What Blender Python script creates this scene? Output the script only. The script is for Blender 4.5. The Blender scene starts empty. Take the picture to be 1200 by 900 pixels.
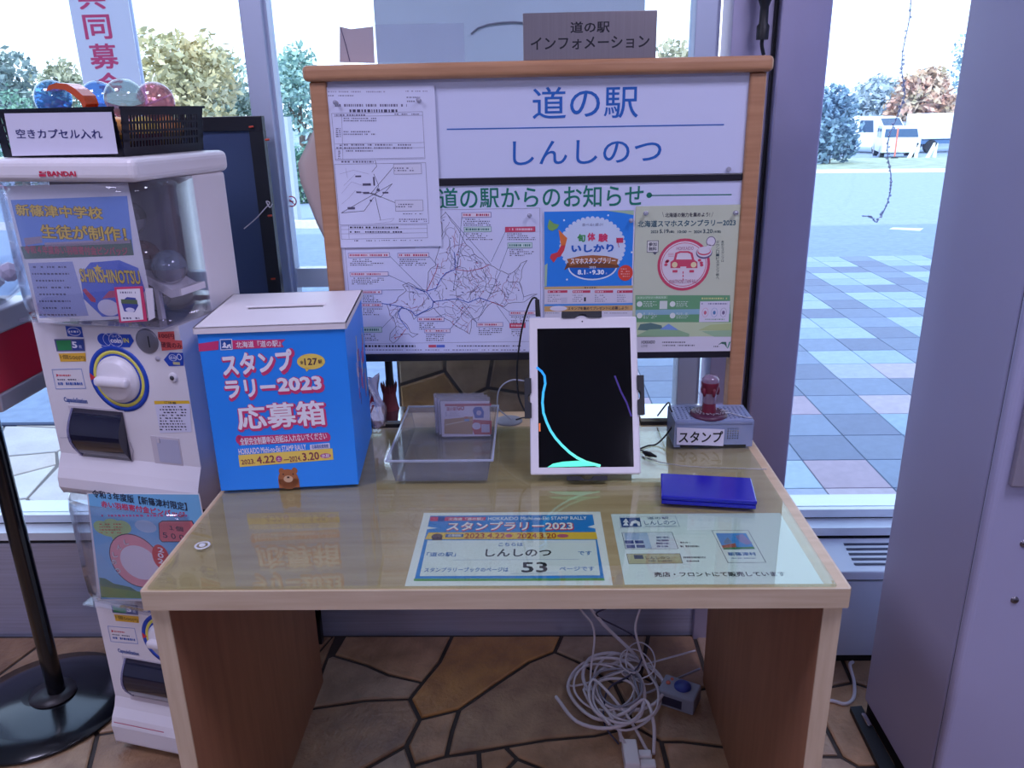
import bpy, bmesh, math, random
import numpy as np
from mathutils import Vector, Matrix
random.seed(7)
D = bpy.data; SC = bpy.context.scene; COL = SC.collection; PI = math.pi

# ------------------------------------------------------------------ camera
FPX, TH, RO, YW, H = 936.756, .331, -.0208, .0291, 1.3376
F = np.array([0, math.cos(TH), -math.sin(TH)]); R = np.array([1., 0, 0]); U = np.cross(R, F)
R, U = math.cos(RO)*R + math.sin(RO)*U, -math.sin(RO)*R + math.cos(RO)*U
_c, _s = math.cos(YW), math.sin(YW); _M = np.array([[_c, -_s, 0], [_s, _c, 0], [0, 0, 1]])
R, U, F = _M@R, _M@U, _M@F
CAM = np.array([0, 0, H])
cam = D.cameras.new('camera'); co = D.objects.new('camera', cam); COL.objects.link(co); SC.camera = co
cam.sensor_fit = 'HORIZONTAL'; cam.sensor_width = 36; cam.lens = FPX*36/1200; cam.clip_start = .02; cam.clip_end = 500
mw = Matrix.Identity(4)
for i in range(3):
    mw[i][0] = R[i]; mw[i][1] = U[i]; mw[i][2] = -F[i]; mw[i][3] = CAM[i]
co.matrix_world = mw

# ------------------------------------------------------------------ view, world, sun, large lights
SC.view_settings.view_transform = 'Standard'; SC.view_settings.look = 'None'
SC.view_settings.exposure = 0.0; SC.view_settings.gamma = 1; SC.view_settings.use_curve_mapping = False
W = D.worlds.new('world'); SC.world = W; W.use_nodes = True
nt = W.node_tree; bg = nt.nodes['Background']
tc = nt.nodes.new('ShaderNodeTexCoord'); sep = nt.nodes.new('ShaderNodeSeparateXYZ'); cr = nt.nodes.new('ShaderNodeValToRGB')
nt.links.new(tc.outputs['Generated'], sep.inputs[0]); nt.links.new(sep.outputs['Z'], cr.inputs[0]); nt.links.new(cr.outputs[0], bg.inputs[0])
cr.color_ramp.elements[0].color = (.84, .9, 1, 1); cr.color_ramp.elements[1].color = (.5, .66, 1, 1)
bg.inputs[1].default_value = 3.0
sun = D.lights.new('sun', 'SUN'); sun.energy = 3.4; sun.angle = .01; sun.color = (1, .95, .88)
so = D.objects.new('sun', sun); COL.objects.link(so); so.rotation_euler = (math.radians(52), 0, math.radians(-28))

# ------------------------------------------------------------------ helpers
def at(u, v, ax, val):
    i = 'xyz'.index(ax); d = F + R*(u-600)/FPX - U*(v-450)/FPX
    return CAM + d*((val-CAM[i])/d[i])
def lin(c): return c/12.92 if c <= .04045 else ((c+.055)/1.055)**2.4
def hexc(h):
    h = h.lstrip('#'); return tuple(lin(int(h[i:i+2], 16)/255) for i in (0, 2, 4)) + (1,)
MC = {}
def mat(name, col='#808080', rough=.5, metal=0, noise=0, nscale=20, bump=0, bscale=60, stretch=None, spec=.5, emit=0, col2=None, coat=0):
    if name in MC: return MC[name]
    m = D.materials.new(name); MC[name] = m; m.use_nodes = True; t = m.node_tree; p = t.nodes['Principled BSDF']
    c = hexc(col); p.inputs['Base Color'].default_value = c; p.inputs['Roughness'].default_value = rough
    p.inputs['Metallic'].default_value = metal; p.inputs['Specular IOR Level'].default_value = spec
    p.inputs['Coat Weight'].default_value = coat; p.inputs['Coat Roughness'].default_value = .08
    m.diffuse_color = c
    if emit: p.inputs['Emission Color'].default_value = c; p.inputs['Emission Strength'].default_value = emit
    if noise or bump or col2:
        g = t.nodes.new('ShaderNodeTexCoord'); mp = t.nodes.new('ShaderNodeMapping'); t.links.new(g.outputs['Object'], mp.inputs[0])
        if stretch: mp.inputs['Scale'].default_value = stretch
        if noise or col2:
            n = t.nodes.new('ShaderNodeTexNoise'); n.inputs['Scale'].default_value = nscale; n.inputs['Detail'].default_value = 5
            t.links.new(mp.outputs[0], n.inputs['Vector'])
            r = t.nodes.new('ShaderNodeValToRGB'); t.links.new(n.outputs[0], r.inputs[0])
            r.color_ramp.elements[0].position = .3; r.color_ramp.elements[1].position = .7
            c2 = hexc(col2) if col2 else tuple(min(1, x*(1+noise)) for x in c[:3]) + (1,)
            c1 = c if col2 else tuple(x*(1-noise) for x in c[:3]) + (1,)
            r.color_ramp.elements[0].color = c1; r.color_ramp.elements[1].color = c2
            t.links.new(r.outputs[0], p.inputs['Base Color'])
        if bump:
            n2 = t.nodes.new('ShaderNodeTexNoise'); n2.inputs['Scale'].default_value = bscale; n2.inputs['Detail'].default_value = 6
            t.links.new(mp.outputs[0], n2.inputs['Vector'])
            b = t.nodes.new('ShaderNodeBump'); b.inputs['Strength'].default_value = bump; b.inputs['Distance'].default_value = .01
            t.links.new(n2.outputs[0], b.inputs['Height']); t.links.new(b.outputs[0], p.inputs['Normal'])
    return m
def clear(name, col='#ffffff', f0=.04, rough=.02, veil=0, veilcol='#ffffff'):
    """thin clear glass or plastic: see-through, tinted, with Fresnel gloss and an optional milky veil"""
    if name in MC: return MC[name]
    m = D.materials.new(name); MC[name] = m; m.use_nodes = True; t = m.node_tree; t.nodes.clear()
    o = t.nodes.new('ShaderNodeOutputMaterial'); mx = t.nodes.new('ShaderNodeMixShader')
    tr = t.nodes.new('ShaderNodeBsdfTransparent'); tr.inputs[0].default_value = hexc(col)
    gl = t.nodes.new('ShaderNodeBsdfGlossy'); gl.inputs['Roughness'].default_value = rough
    fr = t.nodes.new('ShaderNodeLayerWeight'); fr.inputs[0].default_value = .5
    pw = t.nodes.new('ShaderNodeMath'); pw.operation = 'POWER'; pw.inputs[1].default_value = 4.5
    ad = t.nodes.new('ShaderNodeMath'); ad.operation = 'MULTIPLY_ADD'; ad.inputs[1].default_value = .95-f0; ad.inputs[2].default_value = f0; ad.use_clamp = True
    t.links.new(fr.outputs['Facing'], pw.inputs[0]); t.links.new(pw.outputs[0], ad.inputs[0]); t.links.new(ad.outputs[0], mx.inputs[0])
    base = tr.outputs[0]
    if veil:
        df = t.nodes.new('ShaderNodeBsdfDiffuse'); df.inputs[0].default_value = hexc(veilcol)
        m2 = t.nodes.new('ShaderNodeMixShader'); m2.inputs[0].default_value = veil
        t.links.new(tr.outputs[0], m2.inputs[1]); t.links.new(df.outputs[0], m2.inputs[2]); base = m2.outputs[0]
    t.links.new(base, mx.inputs[1]); t.links.new(gl.outputs[0], mx.inputs[2]); t.links.new(mx.outputs[0], o.inputs[0])
    return m

OFF = {}
class MB:
    """mesh builder; coordinates are world coordinates, or the thing's own when the thing is local"""
    def __init__(s): s.v = []; s.f = []; s.mi = []; s.mats = []; s.sm = []; s.k = 0
    def m(s, mt):
        if mt in s.mats: s.k = s.mats.index(mt)
        else: s.mats.append(mt); s.k = len(s.mats)-1
        return s
    def add(s, vs, fs, smooth=False):
        b = len(s.v); s.v += [tuple(float(c) for c in q) for q in vs]
        for q in fs: s.f.append(tuple(i+b for i in q)); s.mi.append(s.k); s.sm.append(smooth)
        return s
    def box(s, x0, x1, y0, y1, z0, z1):
        v = [(x, y, z) for z in (z0, z1) for y in (y0, y1) for x in (x0, x1)]
        return s.add(v, [(0, 2, 3, 1), (4, 5, 7, 6), (0, 1, 5, 4), (2, 6, 7, 3), (0, 4, 6, 2), (1, 3, 7, 5)])
    def quad(s, *p): return s.add(p, [tuple(range(len(p)))])
    def prism(s, pts, n, smooth=False):
        """pts: 3-D outline, n: extrusion vector"""
        k = len(pts); a = [np.array(p, float) for p in pts]; n = np.array(n, float)
        v = a + [p+n for p in a]
        s.add(v, [tuple(range(k))[::-1], tuple(range(k, 2*k))])
        return s.add(v, [(i, (i+1) % k, k+(i+1) % k, k+i) for i in range(k)], smooth)
    def lathe(s, prof, c=(0, 0, 0), ax=(0, 0, 1), n=24, smooth=True):
        ax = Vector(ax).normalized(); q = Vector((0, 0, 1)).rotation_difference(ax); c = Vector(c); v = []
        for r, z in prof:
            for i in range(n):
                a = 2*PI*i/n; v.append(tuple(c + q @ Vector((r*math.cos(a), r*math.sin(a), z))))
        fs = [(j*n+i, j*n+(i+1) % n, (j+1)*n+(i+1) % n, (j+1)*n+i) for j in range(len(prof)-1) for i in range(n)]
        s.add(v, fs, smooth)
        if prof[0] == prof[-1]: return s
        if prof[0][0] > 1e-6: s.add(v[:n], [tuple(range(n))[::-1]])
        if prof[-1][0] > 1e-6: s.add(v[-n:], [tuple(range(n))])
        return s
    def cyl(s, a, b, r, r2=None, n=16, smooth=True):
        a = Vector(a); b = Vector(b); L = (b-a).length
        return s.lathe([(r, 0), (r if r2 is None else r2, L)], a, b-a, n, smooth)
    def ball(s, c, r, n=16, sz=1, ax=(0, 0, 1), lo=-1, hi=1):
        k = max(4, n//2); A = math.asin(lo); B = math.asin(hi)
        return s.lathe([(max(1e-7, r*math.cos(A+(B-A)*i/k)), r*sz*math.sin(A+(B-A)*i/k)) for i in range(k+1)], c, ax, n)
    def tube(s, pts, r, n=8, closed=False):
        P = [Vector(p) for p in pts]; k = len(P); v = []; up = Vector((.13, .21, .97)).normalized()
        for i in range(k):
            a = P[(i-1) % k] if (closed or i) else P[0]; b = P[(i+1) % k] if (closed or i < k-1) else P[-1]
            t = (b-a).normalized()
            sd = t.cross(up)
            if sd.length < .05: sd = t.cross(Vector((1, 0, 0)))
            sd.normalize(); up2 = sd.cross(t).normalized(); up = up2
            for j in range(n):
                q = 2*PI*j/n; v.append(tuple(P[i] + sd*r*math.cos(q) + up2*r*math.sin(q)))
        fs = [(i*n+j, i*n+(j+1) % n, ((i+1) % k)*n+(j+1) % n, ((i+1) % k)*n+j) for i in range(k if closed else k-1) for j in range(n)]
        s.add(v, fs, True)
        if not closed: s.add(v[:n], [tuple(range(n))[::-1]]); s.add(v[-n:], [tuple(range(n))])
        return s
    def build(s, name, parent=None, bevel=0, seg=2, mt=None, solid=0):
        if mt is not None: s.mats = s.mats or [mt]
        v = np.array(s.v); c = (v.min(0)+v.max(0))/2; c[2] = v[:, 2].min()
        me = D.meshes.new(name); me.from_pydata([tuple(q) for q in (v-c)], [], s.f)
        for q in s.mats: me.materials.append(q)
        me.polygons.foreach_set('material_index', s.mi); me.polygons.foreach_set('use_smooth', s.sm); me.update()
        o = D.objects.new(name, me); COL.objects.link(o)
        base = np.zeros(3)
        if parent is not None: o.parent = parent; base = OFF[parent.name]
        o.location = c-base; OFF[o.name] = c
        if solid:
            b = o.modifiers.new('solid', 'SOLIDIFY'); b.thickness = solid; b.offset = 0
        if bevel:
            b = o.modifiers.new('bevel', 'BEVEL'); b.width = bevel; b.segments = seg; b.limit_method = 'ANGLE'; b.angle_limit = .7; b.harden_normals = False
        return o
def M1(mt): return MB().m(mt)
def tag(o, label=None, cat=None, group=None, kind=None):
    if label: o['label'] = label
    if cat: o['category'] = cat
    if group: o['group'] = group
    if kind: o['kind'] = kind
    return o
def thing(name, label, cat, loc=(0, 0, 0), rot=0, local=False, group=None):
    o = D.objects.new(name, None); COL.objects.link(o); o.location = loc; o.rotation_euler = (0, 0, rot); o.empty_display_size = .05
    OFF[o.name] = np.zeros(3) if local else np.array(loc, float)
    return tag(o, label, cat, group)
def struct(o): o['kind'] = 'structure'; return o

TC = {}
def glyphs(body, bold=0.0, res=2):
    """letter shapes; a bolder weight comes from slightly shifted copies"""
    k = (body, bold, res)
    if k not in TC:
        if bold:
            v, f, w = glyphs(body, 0, res); n = 4 if bold < .05 else 8; V = []; G = []
            for i in range(n):
                a = 2*PI*(i+.5)/n; G += [tuple(q+len(v)*i for q in t) for t in f]
                V.append(v+np.array([math.cos(a), math.sin(a)])*bold*.8)
            TC[k] = (np.concatenate(V), G, np.repeat(np.arange(n), len(v))) if len(v) else (v, f, w)
        else:
            c = D.curves.new('t', 'FONT'); c.body = body; c.resolution_u = res
            o = D.objects.new('t', c); me = o.to_mesh()
            v = np.array([(q.co.x, q.co.y) for q in me.vertices]).reshape(-1, 2); f = [tuple(p.vertices) for p in me.polygons]
            o.to_mesh_clear(); D.objects.remove(o); D.curves.remove(c); TC[k] = (v, f, np.zeros(len(v), int))
    return TC[k]
def ink(h, rough=.45): return mat('ink_' + h.lstrip('#'), h, rough)

class Art:
    """flat print on a plane: shapes given by where they fall in the photograph, laid out on the real sheet"""
    def __init__(s, o, ex, ey, O2=None, EX2=None, EY2=None):
        s.o = np.array(o, float); s.ex = np.array(ex, float); s.ey = np.array(ey, float); s.n = np.cross(s.ex, s.ey)
        s.O = s.o if O2 is None else np.array(O2, float); s.EX = s.ex if EX2 is None else np.array(EX2, float)
        s.EY = s.ey if EY2 is None else np.array(EY2, float); s.N = np.cross(s.EX, s.EY); s.b = MB(); s.raw = False; s.cs = None
    def m(s, u, v):
        if s.raw: return (u, v)
        if s.cs: u, v = s.cs[0]+u/s.cs[2], s.cs[1]+v/s.cs[2]
        d = F + R*(u-600)/FPX - U*(v-450)/FPX; P = CAM + d*(((s.o-CAM)@s.n)/(d@s.n)) - s.o
        return (P@s.ex, P@s.ey)
    def P(s, a, b, L, e=0):
        if not e: s.c = (getattr(s, 'c', 0)+.02) % 40
        return s.O + s.EX*a + s.EY*b + s.N*(L*.00013 + (e or int(s.c))*2e-6)
    def bb(s, u0, v0, u1, v1):
        um, vm = (u0+u1)/2, (v0+v1)/2
        return s.m(u0, vm)[0], s.m(um, v1)[1], s.m(u1, vm)[0], s.m(um, v0)[1]
    def fill(s, pts, h, L=1):
        s.b.m(ink(h)).add([s.P(a, b, L) for a, b in pts], [tuple(range(len(pts)))])
    def rect(s, u0, v0, u1, v1, h, L=1):
        x0, y0, x1, y1 = s.bb(u0, v0, u1, v1); s.fill([(x0, y0), (x1, y0), (x1, y1), (x0, y1)], h, L)
    def poly(s, pts, h, L=1):
        q = [s.m(*p) for p in pts]
        ar = sum(q[i][0]*q[(i+1) % len(q)][1]-q[(i+1) % len(q)][0]*q[i][1] for i in range(len(q)))
        s.fill(q if ar > 0 else q[::-1], h, L)
    def ell(s, u0, v0, u1, v1, h, L=1, n=36, rot=0):
        x0, y0, x1, y1 = s.bb(u0, v0, u1, v1); cx, cy, rx, ry = (x0+x1)/2, (y0+y1)/2, (x1-x0)/2, (y1-y0)/2
        s.fill([(cx+rx*math.cos(2*PI*i/n), cy+ry*math.sin(2*PI*i/n)) for i in range(n)], h, L)
    def ring(s, u0, v0, u1, v1, w, h, L=1, n=40, a0=0, a1=2*PI):
        x0, y0, x1, y1 = s.bb(u0, v0, u1, v1); cx, cy, rx, ry = (x0+x1)/2, (y0+y1)/2, (x1-x0)/2, (y1-y0)/2; vs = []
        for i in range(n+1):
            a = a0+(a1-a0)*i/n
            vs += [s.P(cx+rx*math.cos(a), cy+ry*math.sin(a), L), s.P(cx+(rx-w)*math.cos(a), cy+(ry-w)*math.sin(a), L)]
        s.b.m(ink(h)).add(vs, [(2*i, 2*i+2, 2*i+3, 2*i+1) for i in range(n)])
    def line(s, pts, w, h, L=1):
        q = [np.array(s.m(*p)) for p in pts]; s.b.m(ink(h)); w /= 2
        for a, b in zip(q, q[1:]):
            d = b-a; l = np.hypot(*d)
            if l < 1e-7: continue
            d /= l; nn = np.array([-d[1], d[0]])*w; a2 = a-d*w*.6; b2 = b+d*w*.6
            s.b.add([s.P(*(a2-nn), L), s.P(*(b2-nn), L), s.P(*(b2+nn), L), s.P(*(a2+nn), L)], [(0, 1, 2, 3)])
    def box(s, u0, v0, u1, v1, w, h, L=1):
        x0, y0, x1, y1 = s.bb(u0, v0, u1, v1); r = s.raw; s.raw = True
        s.line([(x0, y0), (x1, y0), (x1, y1), (x0, y1), (x0, y0)], w, h, L); s.raw = r
    def text(s, body, u0, v0, u1, v1, h, bold=0.0, L=2, rot=0, res=2):
        """rot: shear/rotation in radians in the sheet; text is fitted to the box"""
        v, f, w = glyphs(body, bold, res)
        if not len(v): return
        lo, hi = v.min(0), v.max(0); x0, y0, x1, y1 = s.bb(u0, v0, u1, v1); cx, cy = (x0+x1)/2, (y0+y1)/2
        k = (v-lo)/np.maximum(hi-lo, 1e-6)-.5; a = k[:, 0]*(x1-x0); b = k[:, 1]*(y1-y0)
        a, b = a*math.cos(rot)-b*math.sin(rot), a*math.sin(rot)+b*math.cos(rot)
        s.b.m(ink(h)).add([s.P(cx+p, cy+q, L, 42+int(j)*3) for p, q, j in zip(a, b, w)], f)
    def vtext(s, body, u0, v0, u1, v1, h, bold=0.0, L=2):
        n = len(body)
        for i, c in enumerate(body):
            a, b = i/n, (i+.86)/n; s.text(c, u0, v0+(v1-v0)*a, u1, v0+(v1-v0)*b, h, bold, L)
    def small(s, u0, v0, u1, v1, rows, h, fillr=.45, L=2, cw=1.6, ragged=.25, seed=1):
        """rows of print too small to read: short marks"""
        rg = random.Random(seed+int(u0*7+v0*13)); dv = (v1-v0)/rows
        for r in range(rows):
            e = u1-(u1-u0)*ragged*rg.random(); u = u0; va = v0+dv*(r+.5-fillr/2); vb = va+dv*fillr
            while u < e:
                w = cw*rg.uniform(.5, 1.9); w = min(w, e-u)
                if rg.random() < .86: s.rect(u, va, u+w, vb, h, L)
                u += w+cw*.75
    def build(s, name, parent=None):
        o = s.b.build(name, parent); s.b = MB(); return o
AX = (1, 0, 0); AY = (0, 1, 0); AZ = (0, 0, 1)

def clip(poly, a, b, c):
    """keep a*x+b*y<=c"""
    out = []
    for i in range(len(poly)):
        p, q = poly[i], poly[(i+1) % len(poly)]; dp = a*p[0]+b*p[1]-c; dq = a*q[0]+b*q[1]-c
        if dp <= 0: out.append(p)
        if dp*dq < 0: t = dp/(dp-dq); out.append((p[0]+(q[0]-p[0])*t, p[1]+(q[1]-p[1])*t))
    return out
def voronoi(x0, x1, y0, y1, size, seed):
    rg = random.Random(seed); nx = max(1, round((x1-x0)/size)); ny = max(1, round((y1-y0)/size)); sd = []
    for i in range(-1, nx+1):
        for j in range(-1, ny+1):
            sd.append((x0+(i+.5+.5*(j % 2)+rg.uniform(-.42, .42))*(x1-x0)/nx, y0+(j+.5+rg.uniform(-.42, .42))*(y1-y0)/ny))
    out = []
    for k, s in enumerate(sd):
        P = [(x0, y0), (x1, y0), (x1, y1), (x0, y1)]
        for j, t in enumerate(sd):
            if j == k or not P: continue
            a, b = t[0]-s[0], t[1]-s[1]
            if a*a+b*b > (size*4)**2: continue
            P = clip(P, a, b, (t[0]**2+t[1]**2-s[0]**2-s[1]**2)/2)
        if len(P) > 2: out.append(P)
    return out
def area(P): return sum(P[i][0]*P[(i+1) % len(P)][1]-P[(i+1) % len(P)][0]*P[i][1] for i in range(len(P)))/2
def inset(P, g):
    if area(P) < 0: P = P[::-1]
    Q = []
    for p in P:
        if not Q or math.hypot(p[0]-Q[-1][0], p[1]-Q[-1][1]) > .016: Q.append(p)
    if len(Q) > 3 and math.hypot(Q[0][0]-Q[-1][0], Q[0][1]-Q[-1][1]) < .016: Q.pop()
    P = Q
    n = len(P); out = []
    for i in range(n):
        p0, p, p1 = np.array(P[i-1]), np.array(P[i]), np.array(P[(i+1) % n])
        d0 = (p-p0)/max(1e-9, np.hypot(*(p-p0))); d1 = (p1-p)/max(1e-9, np.hypot(*(p1-p)))
        n0 = np.array([-d0[1], d0[0]]); n1 = np.array([-d1[1], d1[0]]); b = n0+n1; l = b@b
        b = b*(2/max(l, 1.0)); out.append(tuple(p+b*g))
    return out
def stone(poly, g, mt, parent, top=0., deep=.012, frame=None, name='stone', ch=.004):
    if abs(area(poly)) < 2.2e-3: return
    A = inset(poly, g); B = inset(poly, g+ch); k = len(A)
    if len(B) != k or area(B) <= 1e-4 or area(A) <= 1e-4: return
    fr = frame or (lambda x, y, z: (x, y, z)); b = M1(mt)
    v = [fr(x, y, top-deep) for x, y in A]+[fr(x, y, top-ch*.6) for x, y in A]+[fr(x, y, top) for x, y in B]
    f = [(i, (i+1) % k, k+(i+1) % k, k+i) for i in range(k)]+[(k+i, k+(i+1) % k, 2*k+(i+1) % k, 2*k+i) for i in range(k)]+[tuple(range(2*k, 3*k))]
    b.add(v, f); b.build(name, parent)

# ------------------------------------------------------------------ materials
m_grout = mat('grout', '#3b332f', .85, noise=.2, nscale=40)
stones_in = [mat('stone_in%d' % i, c, .42, noise=.0, col2=c2, nscale=16, bump=.35, bscale=70) for i, (c, c2) in enumerate(
    [('#93704f', '#bd9470'), ('#a88462', '#80604a'), ('#c08c50', '#98683f'), ('#8c745f', '#b0947a'), ('#b0906e', '#8c6c54')])]
stones_out = [mat('stone_out%d' % i, c, .6, col2=c2, nscale=6, bump=.2) for i, (c, c2) in enumerate(
    [('#cfc4bb', '#ded6d0'), ('#d8cfc9', '#c4b8ae'), ('#c9b8aa', '#d8cbc0'), ('#dcd6d2', '#cbc4c0')])]
m_wall = mat('wall_paint', '#c8c8d8', .8, noise=.03)
m_ceil = mat('ceiling_paint', '#d9d6d2', .9)
m_steel = mat('brushed_steel', '#b4b8d2', .3, .55, noise=.12, nscale=3, stretch=(1, 1, 60), bump=.04, bscale=8)
m_steel_v = mat('brushed_steel_column', '#b0aac4', .4, .7, noise=.1, nscale=4, stretch=(1, 1, .6), bump=.03)
m_alu = mat('window_aluminium', '#c6cfe2', .4, .5)
m_sill = mat('sill_white', '#dfe6ee', .25, .1)
m_dark = mat('black_rubber', '#15151b', .5)
m_white = mat('white_plastic', '#e6e0e2', .32, noise=.03, nscale=6)
m_wood = mat('beech_veneer', '#c2906a', .4, col2='#ae7c58', nscale=6, stretch=(1.2, 1.2, 14))
m_woodx = mat('beech_veneer_rail', '#c2906a', .4, col2='#ae7c58', nscale=6, stretch=(1.2, 14, 14))
m_dtop = mat('desk_top_wood', '#cdb08c', .3, col2='#bb9c76', nscale=4, stretch=(1.5, 14, 14))
m_dedge = mat('desk_edge_wood', '#d3bfa4', .45, col2='#c4ad90', nscale=6, stretch=(1.2, 16, 16))
m_dside = mat('desk_side_wood', '#9c6c50', .5, col2='#8c5e44', nscale=5, stretch=(10, 10, 1.2))
m_dsideedge = mat('desk_side_edge', '#d3bfa4', .45, col2='#c4ad90', nscale=6, stretch=(16, 16, 1.2))
g_win = clear('window_glass', '#f2faff', .05, .0)
g_desk = clear('desk_glass', '#f3f8f0', .06, .01)
g_clear = clear('clear_plastic', '#f8f8fc', .05, .03, .03)
g_tray = clear('tray_plastic', '#f6f7fa', .07, .08, .09, '#dfe4f2')

# ------------------------------------------------------------------ setting: floor
fl = struct(M1(mat('floor_base', '#3b332f', .8, noise=.2, nscale=30)).box(-3.5, 3.2, -4, 1.83, -.05, -.006).build('floor'))
def tiles_in(P, rg): stone(P, .0055, rg.choice(stones_in), fl)
rg = random.Random(3)
MAN = [[(340,744),(404,744),(390,767),(355,782),(330,790)],
 [(404,744),(530,744),(515,775),(495,799),(455,790),(430,779),(390,767)],
 [(390,767),(430,779),(455,790),(495,799),(480,818),(430,820),(369,829),(335,836),(335,795),(355,782)],
 [(369,829),(430,820),(480,818),(492,842),(476,873),(428,900),(400,915),(300,925),(320,838)],
 [(530,744),(659,743),(650,763),(620,775),(580,802),(538,831),(492,842),(480,818),(495,799),(515,775)],
 [(650,763),(678,775),(720,800),(744,850),(697,861),(640,866),(592,874),(523,885),(530,855),(538,831),(580,802),(620,775)],
 [(659,743),(760,743),(750,790),(720,800),(678,775),(650,763)],
 [(492,842),(538,831),(530,855),(523,885),(484,896),(476,873)],
 [(476,873),(484,896),(490,930),(390,930),(400,915),(428,900)],
 [(484,896),(523,885),(561,880),(562,900),(562,930),(490,930)],
 [(561,880),(592,874),(606,888),(594,900),(575,930),(562,930),(562,900)],
 [(606,888),(636,900),(650,930),(575,930),(594,900)],
 [(592,874),(640,866),(697,861),(744,850),(775,868),(790,930),(650,930),(636,900),(606,888)],
 [(760,743),(870,743),(862,800),(790,812),(750,790)],
 [(750,790),(790,812),(862,800),(900,850),(880,878),(800,868),(775,868),(744,850),(720,800)],
 [(775,868),(800,868),(880,878),(900,930),(790,930)]]
kinds = [3, 0, 3, 1, 2, 4, 3, 0, 3, 1, 0, 1, 0, 1, 4, 0]
for P, k in zip(MAN, kinds):
    Q = [tuple(at(u, v, 'z', 0)[:2]) for u, v in P]
    if area(Q) < 0: Q = Q[::-1]
    Q = clip(Q, -1, 0, .547); Q = clip(Q, 1, 0, .42); Q = clip(Q, 0, -1, -1.33); Q = clip(Q, 0, 1, 1.815)
    if len(Q) > 2: stone(Q, .0055, stones_in[k], fl)
for P in voronoi(-2.05, -.547, 1.0, 1.815, .27, 5): tiles_in(P, rg)
for P in voronoi(.42, 1.6, 1.0, 1.815, .2, 6): tiles_in(P, rg)
for P in voronoi(-.547, .42, 1.0, 1.33, .26, 7): tiles_in(P, rg)
for P in voronoi(-2.05, 1.6, .1, 1.0, .3, 8): tiles_in(P, rg)

# ------------------------------------------------------------------ setting: room shell
struct(M1(m_ceil).box(-3.5, 3.2, -4, 1.84, 2.75, 2.9).build('ceiling'))
struct(M1(m_wall).box(-3.65, -3.5, -4, 1.84, -.05, 2.9).build('wall_left'))
struct(M1(m_wall).box(3.2, 3.35, -4, 1.84, -.05, 2.9).build('wall_right'))
struct(M1(m_wall).box(-3.65, 3.35, -4.15, -4, -.05, 2.9).build('wall_back'))
wf = struct(M1(m_wall).box(-9, 9, 1.84, 2.05, 2.45, 7).build('wall_front'))  # raised far above the room, unseen, so the ground outside lies in shade
M1(m_wall).box(-9, -3.5, 1.84, 2.05, -.05, 2.45).build('side_wall', wf); M1(m_wall).box(3.2, 9, 1.84, 2.05, -.05, 2.45).build('side_wall', wf)  # unseen lengths added beyond the room to block the sun
struct(M1(m_steel).box(-3.5, 3.2, 1.82, 1.9, -.006, .284).build('baseboard_front'))
sl = struct(M1(m_sill).box(-3.5, 3.2, 1.815, 2.0, .296, .318).build('trim_1'))
M1(m_dark).box(-3.5, 3.2, 1.824, 1.9, .284, .296).build('seal', sl)
M1(m_sill).box(-3.5, 3.2, 1.862, 1.9, .323, .345).build('glazing_bead', sl)
M1(m_dark).box(-3.5, 3.2, 1.866, 1.9, .318, .323).build('seal', sl)
XM = [-3.5, -1.9, -.592, .372, .62, 1.9, 3.2]
n = 0
for i, (a, b) in enumerate(zip(XM, XM[1:])):
    if i == 3: continue
    n += 1
    w = struct(M1(g_win).box(a+.02, b-.02, 1.878, 1.884, .345, 2.45).build('window_%d' % n))
    if i == 2: M1(m_sill).box(-.565, -.36, 1.87, 1.9, .945, .99).build('transom', w)
for i, x in enumerate([-3.48, -1.9, -.592, .372, 1.9, 3.18]):
    mu = struct(M1(m_alu).box(x-.024, x+.024, 1.845, 1.915, .318, 2.45).build('trim_%d' % (i+2), bevel=.003))
    if x == .372 or x == -.592:
        M1(m_alu).box(x+.024, x+.031, 1.86, 1.9, .318, 2.45).build('edge_strip', mu)

# steel column beside the board
cl = struct(M1(m_steel_v).box(.415, .502, 1.8, 1.9, -.006, 2.45).build('column', bevel=.002))
M1(m_steel_v).box(.504, .605, 1.765, 1.95, -.006, 2.45).build('front_panel', cl, bevel=.004)
M1(m_dark).box(.498, .508, 1.79, 1.85, -.006, 2.45).build('joint', cl)

# outside concrete pillar with stone cladding below
pl = struct(M1(mat('pillar_paint', '#ebe4e0', .7, noise=.06, nscale=3, bump=.15, bscale=12)).box(-.36, .264, 2.02, 2.6, -.05, 4).build('pillar'))
M1(mat('pillar_grout', '#5c504a', .85)).box(-.362, .266, 2.008, 2.02, -.05, 1.1).build('cladding_bed', pl)
def pfr(x, y, z): return (x, 2.008-z, y)
def pstone(pts, k):
    Q = [(at(u, v, 'y', 2.0)[0], at(u, v, 'y', 2.0)[2]) for u, v in pts]
    if area(Q) < 0: Q = Q[::-1]
    Q = clip(Q, -1, 0, .36); Q = clip(Q, 1, 0, .264)
    stone(Q, .005, stones_in[k], pl, top=.008, deep=.008, frame=pfr)
PST = [([(460,400),(521,400),(521,435),(455,456)], 4), ([(521,400),(577,400),(577,421),(571,455),(545,468),(541,462),(521,435)], 0),
 ([(455,456),(521,435),(541,462),(545,468),(538,520),(455,520)], 2), ([(571,455),(616,462),(680,470),(684,520),(538,520),(545,468)], 0),
 ([(577,400),(684,400),(680,470),(616,462),(571,455),(577,421)], 1), ([(684,400),(750,400),(750,458),(680,470)], 3),
 ([(680,470),(750,458),(750,520),(684,520)], 4)]
for p, k in PST: pstone(p, k)
zt, zb = at(600, 400, 'y', 2.0)[2], at(600, 520, 'y', 2.0)[2]
for P in voronoi(-.36, .264, zt, 1.1, .25, 21)+voronoi(-.36, .264, 0, zb, .25, 22):
    stone(P, .005, stones_in[rg.randrange(5)], pl, top=.008, deep=.008, frame=pfr)
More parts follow.
